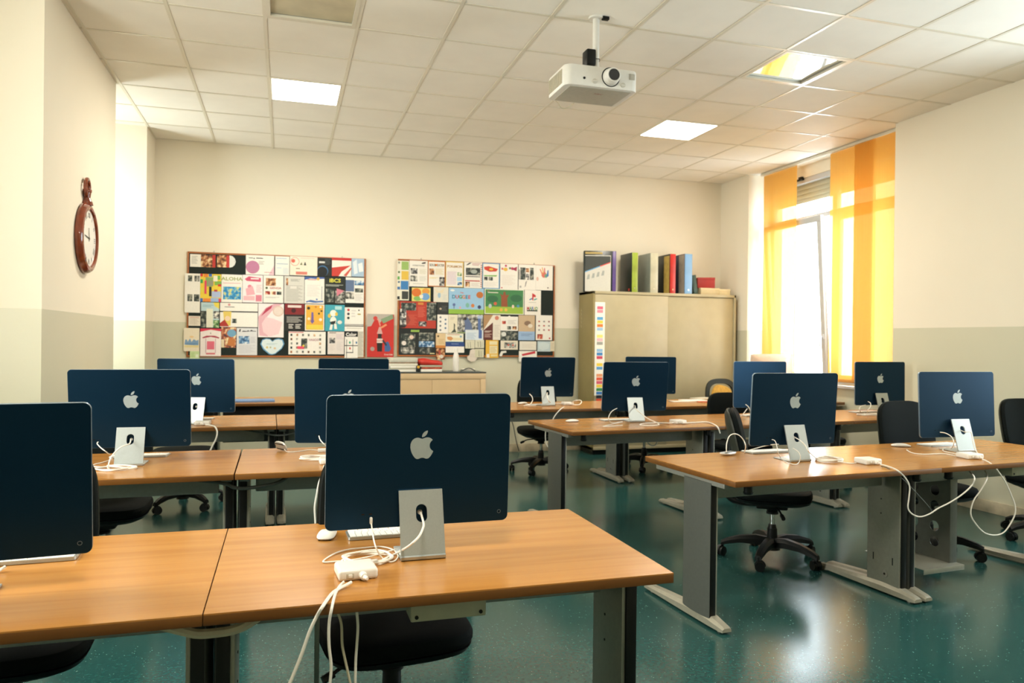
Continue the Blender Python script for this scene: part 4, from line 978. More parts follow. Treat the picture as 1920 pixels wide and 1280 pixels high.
PAP = mat('paper_stack', 'd8d4c2', .7, 0, .05, 200); PAP2 = mat('paper_stack_white', 'e6e2d6', .7, 0, .04, 200); PAP3 = mat('grey_paper_stack', 'aeac98', .7, 0, .12, 200)
G1 = 'paper stacks on the low cabinet'
z = ZL
for (h, m, u0, u1, lb) in ((.026, PAP2, 731, 780, 'white paper block, lowest in the pile on the low cabinet'), (.018, PAP3, 733, 781, 'greyish paper layer second from the bottom of the pile'),
                           (.02, PAP2, 732, 782, 'white paper layer in the middle of the pile'), (.03, PAP, 729, 783, 'cream stack of sheets above the middle of the pile'),
                           (.014, mat('patterned_sheets', '8c7258', .6, 0, .5, 60), 731, 782, 'patterned booklet near the top of the paper pile'), (.05, mat('grey_white_album', 'c2c0b0', .55, 0, .06, 40), 732, 783, 'thick grey album topping the pile on the low cabinet')):
    flat_item('paper_stack', lb, 'papers', u0, u1, z, h, .3, m, 8.5, G1); z += h
z = ZL
for (h, m, u0, u1, lb) in ((.03, PAP2, 789, 829, 'white paper block below the red bag'), (.024, mat('red_printed_magazines', 'a4482c', .5, 0, .6, 40), 790, 829, 'red and black magazines under the red bag'), (.02, PAP3, 788, 831, 'grey sheets directly beneath the red bag')):
    flat_item('paper_stack', lb, 'papers', u0, u1, z, h, .28, m, 8.5, G1); z += h
a, c = Y(783, 690, 8.5).x, Y(833, 690, 8.5).x
b = MB(); n = 30; rr = []
for s, zz2 in ((.8, 0), (.97, .012), (1, .03), (.95, .048), (.75, .062), (.35, .068)): rr.append([((c-a)/2*s*x, .13*s*y, zz2+.012*x*-1*(zz2 > 0)) for x, y in superell(1, 1, 3.4, 36)])
b.rings(rr, mat('red_cloth_bag', 'bc2a1c', .55, 0, .12, 30, .2))
tag(b.build('bag', None, ((a+c)/2, 8.63, z)), 'red soft bag lying on papers beside the white bottle', 'bag')
a = Y(784, 690, 8.5).x; b = MB(); b.box(-.025, .025, 0, .2, 0, .075, mat('black_yellow_roll', '14181a', .5), .02, 3); b.cyl((.0, -.002, .055), (0, .002, .055), .016, mat('yellow_spot', 'd4a02c', .5)); tag(b.build('tape_dispenser', None, (a, 8.48, ZL)), 'black object with a yellow spot between the paper piles', 'tape dispenser')
# bottle
p = Y(854, 690, 8.6)
t = thing('bottle', 'white slim bottle standing on the low cabinet', 'bottle', (p.x, 8.58, ZL))
b = MB(); b.lathe([(.03, 0), (.034, .004), (.035, .01), (.035, .15), (.033, .18), (.026, .205), (.019, .225), (.018, .235)], WHITEP, 28); b.build('body', t)
b = MB(); b.lathe([(.019, .235), (.0215, .237), (.0215, .268), (.019, .274), (.0, .274)], WHITEP, 24); b.build('cap', t)
# headphones: white tangled coil lying on the cabinet top
c = Y(877, 690, 8.55); c = Vector((c.x, 8.6, ZL+.005))
b = MB(); b.tube(coil(c, .07, .05, 3, ZL+.006, jitter=.3, rise=.008), .005, CABLE, 8, 3); b.tube([(c.x-.09, 8.52, ZL+.006), (c.x-.05, 8.55, ZL+.02), (c.x, 8.53, ZL+.04), (c.x+.05, 8.55, ZL+.03), (c.x+.09, 8.54, ZL+.006)], .006, CABLED, 8, 4)
tag(b.build('cable_bundle'), 'tangled white and grey cables beside the white bottle', 'cable')
# blue folder on the last desk, magazines on the far desk
q0, q1 = Z(400, 751), Z(543, 750)
b = MB(); b.box(-.33, .33, -.12, .12, 0, .018, mat('blue_folder', '6484b0', .4, 0, .08, 20), .003); tag(b.build('document_folder', None, (-.42, 7.85, TOP), (0, 0, R(2))), 'large flat blue folder on the desk against the back wall', 'folder')
MG = 'magazines on the far desk'
for k, (u, v, w, d, m, lb) in enumerate(((1275, 753, .2, .14, ink('d8d2c4'), 'pale magazine nearest the half hidden computer'), (1300, 752, .26, .18, ink('ece8de'), 'white open papers in the middle of the magazines'), (1322, 753.5, .16, .14, mat('red_print', 'b46044', .5, 0, .5, 30), 'red printed leaflet at the chair end of the magazines'), (1318, 747, .26, .16, ink('c8c4b4'), 'pale booklet behind the other magazines'))):
    p = Z(u, v); b = MB(); b.box(-w/2, w/2, -d/2, d/2, 0, .008+.006*(k == 1), m, .002); tag(b.build('magazine', None, (p.x, p.y, TOP+.0005), (0, 0, R(-8+9*k))), lb, 'magazine', MG)

# ------------------------------------------------------------------ notice boards and everything pinned on them
YP = 8.8536
def board(label, x0, x1, z0, z1):
    t = thing('notice_board', label, 'notice board', ((x0+x1)/2, YB-.001, z0))
    w = (x1-x0)/2; h = z1-z0; f = .018
    b = MB(); b.box(-w+.004, w-.004, -.0245, 0, .004, h-.004, CORK); b.build('panel', t)
    b = MB(); b.box(-w, w, -.0252, 0, 0, f, FRAMEW, .002); b.box(-w, w, -.0252, 0, h-f, h, FRAMEW, .002); b.box(-w, -w+f, -.0252, 0, f, h-f, FRAMEW, .002); b.box(w-f, w, -.0252, 0, f, h-f, FRAMEW, .002); b.build('frame', t)
    for q in (-.72*w, .72*w):
        b = MB(); b.cyl((q, -.012, h-.004), (q, -.012, h+.02), .008, CHROME, .006, 12); b.build('hook', t)
board('dark notice board with wooden frame, nearer the clock pillar', -1.022, .893, 1.156, 2.303)
board('dark notice board with wooden frame, nearer the metal cupboard', 1.268, 3.23, 1.172, 2.318)
CROP = {1: (330, 450, 370/1920), 2: (670, 450, 380/1920)}
def sheet(bd, label, box, base, els=(), lay=0, cat='poster', name='pinned_sheet', shape=None, rot=0):
    ox, oy, s = CROP[bd]; x0, y0, x1, y1 = box
    P = lambda a, c: Y(ox+a*s, oy+c*s, YP)
    mx, my = (x0+x1)/2, (y0+y1)/2
    L, Rr = P(x0, my), P(x1, my); T, B = P(mx, y0), P(mx, y1)
    w, h = Rr.x-L.x, T.z-B.z
    yy = -.0009*lay
    b = MB()
    f = lambda x, y: ((x-.5)*w, (.5-y)*h)
    m0 = photo(base[2:]) if base.startswith('p:') else ink(base)
    if shape: b.prism([f(*p) for p in shape], m0, .0, .0006, M=UP)
    else: b.box(-w/2, w/2, -.0006, 0, -h/2, h/2, m0)
    d = -.0006
    for e in els:
        d -= .00012
        k = e[0]
        if k == 'r' or k == 'p':
            m = photo(e[5]) if k == 'p' else ink(e[5])
            (a, c), (g, i) = f(e[1], e[2]), f(e[3], e[4]); b.quad([(a, d, i), (g, d, i), (g, d, c), (a, d, c)], m)
        elif k == 'c':
            cx, cy = f(e[1], e[2]); r = e[3]*w; ry = r*(e[5] if len(e) > 5 else 1)
            b.quad([(cx+r*math.cos(2*PI*q/24), d, cy+ry*math.sin(2*PI*q/24)) for q in range(24)], ink(e[4]))
        elif k == 'g':
            b.quad([(f(*p)[0], d, f(*p)[1]) for p in e[1]], ink(e[2]))
        elif k == 'l':
            n = e[5]
            for q in range(n):
                ya = e[2]+(e[4]-e[2])*q/n; yb = ya+(e[4]-e[2])/n*.5; xe = e[3]-(e[3]-e[1])*.12*((q*5) % 3)
                (a, c), (g, i) = f(e[1], ya), f(xe, yb); b.quad([(a, d, i), (g, d, i), (g, d, c), (a, d, c)], ink(e[6]))
        elif k == 't':
            cx, cy = f(e[2], e[3])
            st = e[6] if len(e) > 6 else 1
            text_into(b, e[1], Matrix.Translation((cx, d-.0001, cy)) @ UP @ Matrix.Diagonal((st, 1, 1, 1)), ink(e[5]), e[4]*h, .00005, bold=.03)
    o = b.build(name, None, ((L.x+Rr.x)/2, YP+yy, (T.z+B.z)/2), (0, rot, 0))
    tag(o, label, cat, 'sheets on the board by the pillar' if bd == 1 else 'sheets on the board by the cupboard')
    return o
W_, C_, G_, K_ = 'e6e2d8', 'ded4bc', 'b4b2a8', '1a201e'
S1 = [
 ('leaflet with a white half and a red photo half, top corner', (137, 140, 385, 262), W_, [('p', .42, 0, 1, 1, 'warm'), ('r', .88, 0, 1, 1, 'b83028'), ('l', .06, .15, .3, .8, 6, G_)]),
 ('disc sleeve with a red photo and pale half disc', (400, 148, 582, 266), 'd8d8d2', [('p', 0, 0, .66, 1, 'warm'), ('r', .5, 0, .66, 1, 'b83028'), ('c', .95, .5, .03, 'b8b8b4')], [(0, 0), (.68, 0), (.82, .05), (.94, .22), (1, .5), (.94, .78), (.82, .95), (.68, 1), (0, 1)]),
 ('wide white sheet with a big mauve circle', (680, 148, 955, 338), W_, [('c', .24, .62, .24, 'b87896'), ('g', [(.84, .9), (1, .5), (1, 1), (.8, 1)], 'dcb8c0'), ('r', .27, .14, .31, .2, '2c302e'), ('l', .36, .13, .6, .22, 1, '484a48'), ('l', .1, .14, .25, .2, 1, K_), ('l', .45, .3, .65, .5, 3, G_), ('l', .65, .85, .93, .9, 1, 'b87878')]),
 ('white letter with pale blue lines, top row', (965, 158, 1103, 342), W_, [('l', .08, .1, .8, .16, 1, '8cb0d0'), ('l', .1, .38, .9, .46, 1, '9ab0c0'), ('l', .1, .6, .45, .66, 1, 'a8c0d4'), ('r', .55, .6, .95, .95, 'd4d8d4')]),
 ('cream wide sheet with a red ring drawing', (1108, 160, 1375, 345), 'e8dcc8', [('c', .18, .28, .16, 'c86858'), ('c', .18, .28, .145, 'e8dcc8'), ('c', .12, .25, .07, 'd0604c'), ('g', [(.36, .45), (.42, .3), (.46, .45)], '6c7450'), ('g', [(.5, .46), (.55, .26), (.6, .46)], '3c4438'), ('l', .22, .62, .36, .7, 1, '80785c'), ('r', .22, .8, .63, .95, 'd07868'), ('l', .4, .08, .9, .11, 1, 'd0a494')]),
 ('black sheet with a blue glowing arc', (1378, 172, 1515, 350), K_, [('c', .36, .72, .4, '38648c'), ('c', .34, .76, .36, '101618'), ('r', .1, .2, .52, .3, 'd0d0cc'), ('l', .5, .05, .95, .4, 5, '40484c')]),
 ('sheet with slanting red and white stripes', (1517, 172, 1705, 352), 'e8e0d4', [('r', 0, 0, 1, .15, 'c0302a'), ('g', [(0, .55), (.97, .4), (.5, .75), (.35, 1), (0, 1)], 'c23a30'), ('g', [(.6, .95), (1, .5), (1, .6), (.75, 1)], 'c85848')]),
 ('pale blue sheet in the top corner of the pillar side board', (1708, 180, 1830, 355), 'a4bcd0', [('g', [(.1, .2), (.4, .05), (.5, .8), (.2, .9)], 'd8e0e4'), ('g', [(.5, .3), (.85, .2), (.95, .7), (.6, .75)], 'e0e4e4')]),
 ('tall white sheet with four small photos, overhanging the frame', (85, 325, 235, 705), W_, [('p', .2, .05, .48, .2, 'dark'), ('p', .62, .05, .95, .2, 'grey'), ('p', .18, .53, .5, .71, 'dark'), ('p', .6, .53, .95, .71, 'dark')]),
 ('sheet covered with coloured blocks and a black brush', (237, 330, 440, 600), 'e0c43c', [('r', 0, 0, .12, .1, 'c83028'), ('r', .16, 0, .36, .12, 'e0802c'), ('r', .4, 0, .55, .1, '3468b0'), ('r', .6, .05, .95, .2, '6cae48'), ('r', 0, .2, .12, .34, '3c9c48'), ('r', .68, .25, 1, .4, '78a844'), ('r', .84, .36, 1, .44, 'c83028'), ('r', 0, .5, .18, .66, 'd8cc48'), ('r', .55, .62, .98, .84, 'a8b8d8'), ('r', .66, .56, .82, .63, 'b02c28'), ('r', .25, .12, .6, .45, '80a060'), ('r', .2, .24, .3, .72, 'd43c5c'), ('r', .36, .24, .62, .42, '8c8c78'), ('r', .42, .46, .54, .8, '1c2420'), ('r', 0, .88, .12, 1, '3468b0'), ('r', .14, .88, .5, 1, 'e08438'), ('r', .5, .86, .88, 1, '98b4d8'), ('r', .88, .88, 1, 1, 'd03c5c'), ('r', .62, .06, .82, .26, 'e8e0c8')]),
 ('white sheet titled in coloured capitals above a lily pond', (442, 335, 645, 605), W_, [('t', 'ALOHA', .5, .16, .17, '98a05c', 1.25), ('l', .08, .3, .92, .34, 1, 'd49098'), ('p', .08, .44, .94, .9, 'pond')]),
 ('white sheet with a pink figure drawing', (648, 340, 845, 608), 'e8dedc', [('g', [(.1, .15), (.3, .05), (.9, .1), (.9, .24), (.2, .22)], 'c8506c'), ('l', .4, .11, .8, .2, 1, 'e8dedc'), ('c', .35, .42, .1, 'd88090'), ('g', [(.15, .5), (.5, .4), (.62, .7), (.2, .75)], 'e0a4ac'), ('r', .05, .76, .6, .92, 'e0b0b4'), ('r', .65, .72, .95, .95, 'd07c8c'), ('l', .68, .35, .95, .65, 7, 'd4b8b8')]),
 ('white sheet with brown photos and the word in red capitals', (850, 345, 1045, 610), W_, [('p', .12, .1, .62, .38, 'warm'), ('c', .16, .46, .06, '4c5830'), ('t', 'GENGA', .6, .46, .1, 'b0645c', 1.2), ('p', .1, .58, .34, .7, 'red'), ('p', .4, .58, .62, .7, 'rich'), ('p', .67, .58, .9, .7, 'dark'), ('l', .1, .78, .8, .84, 2, G_)]),
 ('pale grey text sheet with a small portrait', (1052, 352, 1248, 615), 'cfccc2', [('p', .1, .08, .2, .35, 'warm'), ('l', .32, .1, .8, .2, 3, '98988e'), ('l', .1, .34, .9, .95, 14, 'aeaca2'), ('r', .3, .36, .62, .46, 'd8d4ca')]),
 ('white sheet framed by a blue swirl along its foot', (1252, 358, 1443, 618), W_, [('g', [(0, 0), (1, 0), (1, .06), (.6, .08), (.3, .06), (0, .12)], '405c9c'), ('c', .68, .07, .08, 'd0a848'), ('l', .14, .09, .6, .15, 1, 'b87080'), ('g', [(.05, .93), (.3, .86), (.6, .9), (.95, .88), (.95, .94), (.5, .97), (.2, .94), (.1, .97)], '486ca4'), ('c', .62, .84, .05, '6c8cb8'), ('r', .86, .35, .89, .85, '7c8894'), ('l', .12, .3, .8, .75, 9, 'd8d4cc')]),
 ('black sheet with yellow letters and a pink arrowhead', (1447, 362, 1645, 618), '1c2420', [('t', 'iBCS', .5, .13, .2, 'd4cc48', 1.1), ('l', .05, .28, .9, .36, 2, 'b0b4a8'), ('p', .05, .44, .45, .95, 'dark'), ('p', .52, .5, .98, .98, 'grey'), ('g', [(.58, .42), (.95, .5), (.6, .72)], 'cc7888')]),
 ('blue and white printed page beside the black iBCS sheet'.replace(' iBCS', ''), (1650, 365, 1828, 612), W_, [('r', 0, .1, .46, .55, '5c7090'), ('p', .48, .12, 1, .3, 'blue'), ('p', .5, .42, .95, .58, 'dark'), ('p', 0, .58, .46, .85, 'grey'), ('l', .5, .65, .95, .95, 6, 'c8c6c0')]),
 ('small cream chart under the overhanging white sheet', (122, 738, 237, 833), 'ddd2c0', [('l', .1, .2, .9, .9, 6, 'c4b8a8'), ('r', .48, .2, .5, .9, 'b8a898'), ('r', .1, .1, .9, .16, 'c89484')]),
 ('pale blue page with a yellow sun corner and sea photos', (243, 606, 420, 850), 'b4ccd0', [('g', [(.68, 0), (1, 0), (1, .25), (.75, .15)], 'e0cc50'), ('p', 0, .34, .3, 1, 'dark'), ('p', .68, .34, 1, .64, 'bw'), ('p', .68, .7, 1, 1, 'green'), ('r', .3, .25, .66, 1, 'dcdcc8'), ('l', .1, .1, .7, .2, 2, '8cb0bc')]),
 ('wide white spread with a blond drawing and red roof shape', (428, 612, 795, 845), W_, [('c', .24, .08, .035, 'cc9090'), ('l', .12, .16, .38, .21, 1, '4c4c4a'), ('r', 0, .34, 1, .39, '2c302c'), ('g', [(.08, .36), (.3, .36), (.28, .95), (.12, .95)], 'dcc060'), ('g', [(0, .85), (.12, .7), (.24, .98), (0, .98)], 'a83028'), ('p', .32, .66, .44, .84, 'dark'), ('c', .2, .65, .07, 'e4c8a8')]),
 ('tall white sheet with a crimson curve and pink disc', (800, 618, 1048, 945), 'e8dedb', [('g', [(.05, .95), (.0, .4), (.3, .12), (.62, .0), (.95, .0), (.55, .2), (.28, .45), (.2, .7), (.4, .98)], 'd8a8b0'), ('g', [(.1, .38), (.3, .15), (.55, .04), (.5, .14), (.3, .26)], 'b03850'), ('c', .78, .22, .22, 'd4bcac'), ('c', .78, .22, .17, 'dcccc0'), ('g', [(.2, .85), (.14, .6), (.3, .4), (.6, .45), (.95, .55), (.8, .9), (.45, .98)], 'e4c4c6')]),
 ('dark red film poster with pale credits', (1058, 620, 1247, 880), '1e1c1c', [('r', 0, 0, 1, .4, '7c1c20'), ('r', .15, .05, .85, .14, 'd8c8c0'), ('c', .45, .25, .12, '3c1014'), ('l', .1, .48, .9, .72, 5, 'a8a49c'), ('l', .2, .76, .45, .95, 3, 'd0ccc4'), ('l', .55, .76, .85, .95, 3, 'c8c4bc')]),
 ('orange yellow sheet with a purple downward arrow', (1255, 625, 1443, 880), 'e0a83c', [('r', 0, 0, 1, .03, W_), ('r', 0, .97, 1, 1, W_), ('r', 0, 0, .05, 1, W_), ('r', .95, 0, 1, 1, W_), ('r', .08, .78, .92, .95, 'e0c848'), ('g', [(.33, .3), (.43, .3), (.45, .62), (.5, .62), (.38, .75), (.26, .62), (.32, .62)], '6c5a98'), ('c', .18, .15, .08, '302820'), ('c', .85, .25, .05, '302820'), ('c', .55, .1, .05, 'c87c34'), ('c', .8, .1, .06, 'e8dcc0'), ('c', .2, .55, .07, 'e8dcc0'), ('c', .8, .58, .08, 'e8e0d0'), ('c', .72, .35, .05, '3c4c34')]),
 ('teal sheet with a white floppy-eared dog drawing', (1450, 630, 1640, 885), '3c9cac', [('c', .42, .32, .17, 'e8e4d8'), ('c', .22, .42, .08, 'd8b848', 1.4), ('c', .58, .35, .07, 'd8b848', 1.4), ('c', .42, .6, .16, 'e8e4d8', 1.3), ('g', [(.25, .65), (.55, .6), (.5, .75), (.3, .75)], '1c2420'), ('g', [(.28, .75), (.4, .75), (.36, .95), (.22, .95)], 'e8e4d8'), ('g', [(.46, .72), (.58, .72), (.62, .92), (.48, .92)], 'e8e4d8'), ('c', .75, .66, .12, 'dcdcd0', .8), ('r', .5, .05, .85, .18, 'a8d0d0')]),
 ('white card with a column of dark and red dots', (1640, 655, 1825, 832), W_, [('c', .2, .14, .07, 'b83c40'), ('c', .2, .36, .07, '3c3440'), ('c', .2, .58, .07, '304038'), ('c', .75, .15, .04, '2c302c'), ('r', .68, .33, .85, .4, 'a89858'), ('l', .35, .14, .6, .6, 3, 'd0ccc4'), ('r', 0, .92, 1, .97, '8c8c86')]),
 ('narrow white strip below the dotted card', (1640, 840, 1825, 886), W_, [('l', .1, .3, .9, .6, 1, 'c0bcb0')]),
 ('cream drawing of a blue skyline, overhanging the frame', (75, 855, 228, 1080), 'e0d4bc', [('g', [(.05, .72), (.1, .5), (.2, .5), (.25, .6), (.4, .45), (.5, .6), (.65, .48), (.8, .55), (.95, .5), (.95, .75)], '7898b8'), ('r', .05, .74, .95, .84, 'd8c890'), ('c', .5, .38, .14, 'e0c08c', .5), ('l', .1, .66, .9, .74, 2, '5880a8')]),
 ('white sheet with a red arch and pink shop front', (236, 860, 438, 1128), 'e6dcd8', [('g', [(0, 0), (1, 0), (1, .1), (.5, .04), (0, .12)], 'cc2c48'), ('g', [(.1, .32), (.3, .26), (.7, .26), (.92, .32), (.9, .36), (.5, .3), (.12, .36)], 'a83c50'), ('r', .32, .46, .68, .76, 'd8687c'), ('r', .25, .36, .28, .88, 'b8909c'), ('r', .72, .36, .75, .88, 'b8909c'), ('r', .28, .88, .72, .94, 'd07078'), ('r', .48, .14, .51, .2, '5c5c58')]),
 ('colourful glossy photo of orange and blue shapes', (440, 845, 585, 1045), 'p:rich', [('c', .7, .3, .3, '6c9cb8', .9), ('r', 0, .6, .2, 1, 'd8c8a8'), ('g', [(.5, .5), (.95, .6), (.9, .95), (.4, .9)], 'b87038')]),
 ('pale grey article with a blue lake photo and a black scrawled title', (590, 855, 790, 1118), 'd2d2d2', [('g', [(.1, .14), (.14, .04), (.2, .04), (.18, .14)], '2c2c30'), ('g', [(.24, .14), (.3, .1), (.5, .11), (.56, .08), (.62, .12), (.72, .06), (.78, .1), (.95, .11), (.94, .13), (.7, .12), (.4, .14)], '2c2c30'), ('p', .1, .3, .62, .58, 'blue'), ('l', .66, .32, .93, .56, 7, 'b8b8bc'), ('l', .1, .64, .9, .94, 8, 'c0c0c4')]),
 ('pale blue heart-shaped card', (820, 955, 1055, 1116), '5c94b8', [('g', [(.5, .22), (.4, .08), (.25, .05), (.1, .13), (.05, .35), (.15, .62), (.4, .93), (.5, .95), (.62, .9), (.86, .6), (.95, .35), (.9, .12), (.75, .06), (.6, .1)], 'd0dcdc'), ('c', .28, .55, .05, 'c8b878'), ('c', .42, .55, .04, 'a8b088'), ('c', .6, .6, .05, 'd0b890'), ('l', .25, .3, .7, .42, 2, 'a8c0c4')], [(.5, .16), (.4, .03), (.25, 0), (.08, .08), (0, .35), (.12, .68), (.36, .97), (.48, 1), (.62, .95), (.9, .62), (1, .32), (.93, .06), (.75, .0), (.6, .05)]),
 ('wide white sheet edged with rows of tiny photos', (1095, 890, 1455, 1112), W_, [('p', .05+.155*i, .1+.185*j, .1+.155*i, .2+.185*j, ('dark', 'warm', 'grey')[(i+j) % 3]) for i in range(6) for j in range(5) if (i < 2 or i == 5 or j in (0, 4))] + [('r', 0, .02, .4, .05, 'c8505c'), ('p', .34, .3, .5, .74, 'dark'), ('t', 'VASCO', .68, .36, .13, 'b89098'), ('r', .24, .64, .42, .76, 'd84860'), ('c', .4, .62, .03, 'd8c040')]),
 ('pale page with a round black and white picture', (1475, 890, 1635, 1110), 'd8cfc8', [('p', .1, .28, .45, .52, 'bw'), ('l', .5, .12, .95, .36, 4, 'c8b8bc'), ('l', .1, .6, .45, .85, 5, 'd0c4bc'), ('l', .55, .45, .9, .85, 7, 'ccc4c0'), ('r', .1, .04, .5, .07, '3c3c38')]),
 ('cream text strip at the foot of the pillar side board', (1762, 885, 1825, 1138), 'c8c4b4', [('l', .1, .05, .9, .95, 16, 'b0ac9c')]),
 ('white sheet with a black title band and a drawn grid', (1642, 888, 1768, 1146), W_, [('r', 0, 0, 1, .2, '141a18'), ('t', 'Color', .48, .12, .17, 'e8e4dc', .95), ('r', .12, .3, .16, 1, '1c201e'), ('r', .6, .3, .64, .8, '1c201e'), ('r', 0, .52, 1, .55, '1c201e'), ('r', .1, .78, .66, .81, '1c201e'), ('r', .32, .38, .45, .46, '3c9c78'), ('r', .34, .6, .46, .68, 'c04048'), ('r', .84, .38, .95, .46, '3c6c98')]),
 ('small pale green note at the bottom corner', (135, 1080, 228, 1158), 'c2d49c', [('r', .6, .4, .9, .8, 'dce4cc'), ('l', .1, .2, .5, .8, 4, 'a4bc7c')]),
]
